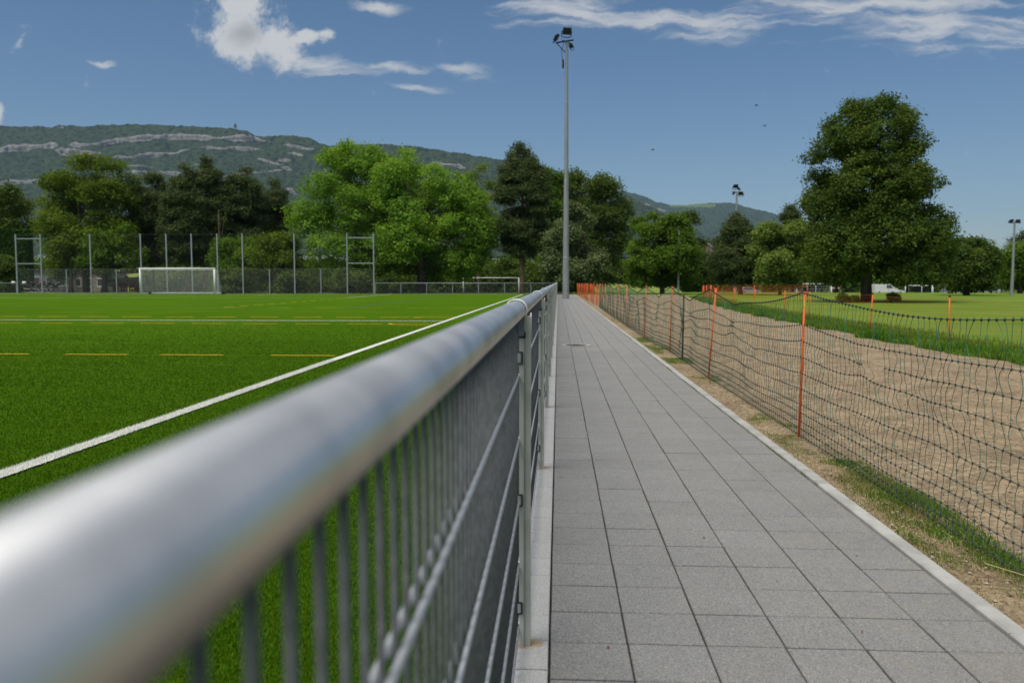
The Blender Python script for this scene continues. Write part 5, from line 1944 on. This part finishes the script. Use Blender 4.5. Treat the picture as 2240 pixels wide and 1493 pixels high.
def mountain(name, ridge, Yr, run, bands, pasture, npx, nv, seed, ybase, lump):
    xs_, ys_ = zip(*ridge)
    pxs = np.linspace(xs_[0], xs_[-1], npx)
    V = np.zeros((npx, nv, 3))
    rock = np.zeros((npx, nv))
    pas = np.zeros((npx, nv))
    for i, px in enumerate(pxs):
        yr = float(np.interp(px, xs_, ys_))
        # elevations are walked from the foot to the ridge; cliffs climb without moving back
        ypx = np.linspace(ybase, yr, nv)
        steep = np.zeros(nv)
        jag = 1.2 * mnoise.noise(Vector((px * 0.03, 3, seed))) + 0.7 * mnoise.noise(Vector((px * 0.16, 7, seed)))
        for (pts, th) in bands:
            bx_, by_ = zip(*pts)
            if px < bx_[0] or px > bx_[-1]:
                continue
            endf = min(1, (px - bx_[0]) / 12, (bx_[-1] - px) / 12)
            yc = float(np.interp(px, bx_, by_)) + jag
            thk = 1.15 * th * endf * min(1.0, max(0.25, 0.9 + 1.3 * mnoise.noise(Vector((px * 0.022, yc * 0.05, seed + 20))))) * (0.85 + 0.5 * mnoise.noise(Vector((px * 0.02, yc * 0.02, seed + 2))))
            steep = np.maximum(steep, np.clip(1.25 - np.abs(ypx - yc) / max(thk * 0.5, 0.3) * 0.75, 0, 1))
        w = 1.0 - 0.97 * np.clip(steep, 0, 1)
        cum = np.cumsum(w)
        cum = (cum - cum[0]) / (cum[-1] - cum[0])
        Yd = (Yr - run) + run * cum
        sp = run * 0.05 * mnoise.fractal(Vector((px * 0.009, 0, seed)), 1, 2, 4)
        for j in range(nv):
            x, z = at(px, ypx[j], Yd[j] + sp * 0.5)
            u = j / (nv - 1)
            lm = lump * mnoise.fractal(Vector((x * 0.022, Yd[j] * 0.022, z * 0.022 + seed)), 1, 2, 3) * (1 - 0.7 * steep[j])
            g_ = lump * 4.0 * mnoise.fractal(Vector((px * 0.018, u * 2.2, seed + 5)), 1, 2, 3) * math.sin(math.pi * u)
            if j > nv - 4:
                lm += 5.0 * mnoise.noise(Vector((x * 0.09, 5, seed))) + 4.0 * max(0, mnoise.noise(Vector((x * 0.03, 8, seed))))
            V[i, j] = (x, Yd[j] + sp * 0.5 + g_ * 1.5 - lm * 1.5, z + lm * (0.55 if j == nv - 1 else 0.9))
            rock[i, j] = steep[j]
            for (pa, pb, ya_, yb_) in pasture:
                if pa < px < pb and ya_ < ypx[j] < yb_:
                    pas[i, j] = 0.8
    # the far side falls away behind the ridge
    back = V[:, -1:, :].copy()
    back[:, :, 1] += run * 0.8
    back[:, :, 2] *= 0.25
    V = np.concatenate([V, back], 1)
    rock = np.concatenate([rock, rock[:, -1:]], 1)
    pas = np.concatenate([pas, pas[:, -1:]], 1)
    nv2 = nv + 1
    idx = np.arange(npx * nv2).reshape(npx, nv2)
    F = np.stack([idx[:-1, :-1].ravel(), idx[1:, :-1].ravel(), idx[1:, 1:].ravel(), idx[:-1, 1:].ravel()], 1)
    me = np_mesh(name, V.reshape(-1, 3), F, 'mountain', smooth=True)
    for nm, arr in (('rock', rock), ('pasture', pas)):
        a = me.attributes.new(nm, 'FLOAT', 'POINT')
        a.data.foreach_set('value', arr.ravel().astype(np.float32))
    return kind(link(name, me), 'structure')


ridge = [(-420, 300), (-200, 285), (0, 277), (60, 276), (112, 279), (128, 275), (180, 276), (300, 272), (360, 273), (420, 277), (480, 280), (520, 283), (540, 287), (558, 297), (590, 298),
         (640, 296), (680, 302), (700, 312), (720, 320), (770, 317), (830, 315), (900, 320), (960, 328), (1060, 344), (1100, 349), (1180, 362), (1260, 385), (1340, 412),
         (1420, 450), (1520, 500), (1600, 560), (1660, 608)]
bands = [([(-420, 335), (0, 327), (60, 322), (130, 318)], 17), ([(-200, 338), (0, 332), (90, 322)], 10), ([(150, 318), (215, 315), (255, 307), (285, 305), (330, 300), (400, 299), (470, 302), (560, 303), (590, 312)], 13),
         ([(120, 330), (180, 333), (225, 336)], 13), ([(150, 350), (235, 346)], 7), ([(290, 341), (340, 337), (380, 334), (415, 326)], 10), ([(440, 322), (500, 324), (570, 326)], 7),
         ([(-200, 405), (0, 400), (95, 394)], 10), ([(275, 376), (330, 378), (395, 378)], 9), ([(270, 362), (330, 363)], 4), ([(240, 342), (300, 344)], 6),
         ([(620, 316), (690, 328)], 6), ([(600, 350), (640, 352)], 9), ([(612, 366), (640, 372)], 12), ([(680, 345), (722, 352)], 7), ([(630, 335), (670, 341)], 5),
         ([(560, 345), (620, 362)], 8), ([(470, 385), (620, 372)], 6), ([(945, 356), (990, 361), (1020, 367)], 10), ([(420, 360), (470, 363)], 5), ([(625, 410), (650, 425)], 14)]
mt = mountain('mountain', ridge, 3900, 1500, bands, [], 1250, 150, 3, 560, 7.0)
ridge2 = [(1180, 470), (1300, 425), (1350, 418), (1380, 421), (1410, 430), (1435, 441), (1470, 448), (1500, 449), (1530, 445), (1570, 443), (1605, 445), (1640, 454), (1690, 466), (1730, 480), (1800, 500),
          (1880, 520), (1960, 545), (2040, 575), (2100, 605)]
bands2 = [([(1380, 455), (1420, 457), (1460, 462)], 7), ([(1400, 444), (1425, 450)], 5)]
mountain('far_hill', ridge2, 6800, 2000, bands2, [(1465, 1565, 446, 453)], 620, 80, 9, 575, 9.0)

# lattice tower and summit station on the ridge
tY = 3880
t = thing('lattice_tower', 'lattice transmitter tower on the mountain ridge above the pines', 'tower', (PX(515, tY, 290), tY, PZ(284, tY, 515)))
hb = PZ(270, tY, 515) - PZ(284, tY, 515)
mb = MB()
for sx in (-1, 1):
    for sy in (-1, 1):
        mb.tube([(sx * 5, sy * 5, -8), (sx * 1.2, sy * 1.2, hb)], 0.8, 4)
for k in range(4):
    z = hb * k / 4
    q = 5 - 3.8 * k / 4
    mb.tube([(-q, -q, z), (q, -q, z + hb / 5)], 0.5, 3)
    mb.tube([(q, -q, z), (-q, -q, z + hb / 5)], 0.5, 3)
mb.build('lattice', 'iron', t)
for zf, q in ((0.42, 6), (0.62, 5.5), (0.8, 3.5)):
    MB().box(-q, q, -q, q, hb * zf, hb * zf + 2.2).build('platform', 'iron', t)
MB().tube([(0, 0, hb), (0, 0, hb + 8)], 0.5, 4).build('antenna', 'red', t)
t = thing('summit_station', 'small block of a cable car station on the mountain ridge at left', 'building', (PX(131, tY, 290), tY, PZ(281, tY, 131)))
MB().box(-9, 9, -8, 8, -10, 14).build('tower_block', 'roof_flat', t)
MB().box(9.1, 22, -6, 6, -10, 8).build('side_wing', 'wall_beige', t)
MB().box(-6, 6, -8.6, -8.05, 8, 12).build('window', 'pane', t)


# ------------------------------------------------------------------ birds
def bird(label, px, py, Y, bank):
    x, z = at(px, py, Y)
    t = thing('bird', label, 'bird', (x, Y, z), bank, 'birds in the sky')
    MB().tube([(0, -.12, 0), (0, -.07, .01), (0, 0, .015), (0, .07, .01), (0, .14, 0)], [.008, .03, .036, .02, .008], 7).build('body', 'black', t, smooth=True)
    for s in (-1, 1):
        MB().add([(0, -.04, .02), (0, .05, .02), (s * .11, .02, .08), (s * .22, .07, .03), (s * .13, -.03, .07), (0, .0, .03)], [(0, 5, 4), (5, 1, 2), (5, 2, 4), (4, 2, 3)]).build('wing', 'black', t)


bird('small dark bird high in the sky, upper one of the two left of the maple', 1655, 231, 55, 0.7)
bird('small dark bird in the sky, lower one of the two left of the maple', 1673, 276, 55, 2.4)
bird('small dark bird low in the sky right of the mast', 1428, 328, 60, 1.4)

# ------------------------------------------------------------------ haze
hz = MB().box(-11000, 11000, -4000, 13500, -2, 1250).build('haze')
kind(hz, 'stuff')
hz['label'] = 'thin bluish summer haze in the air'
hm = bpy.data.materials.new('haze_air')
hm.use_nodes = True
ht = hm.node_tree
ht.nodes.clear()
pv = N(ht, 'ShaderNodeVolumePrincipled', i_Density=HAZE)
pv.inputs['Color'].default_value = (0.45, 0.7, 1.0, 1)
pv.inputs['Anisotropy'].default_value = 0.1
mo = N(ht, 'ShaderNodeOutputMaterial')
ht.links.new(pv.outputs[0], mo.inputs['Volume'])
hz.data.materials.append(hm)
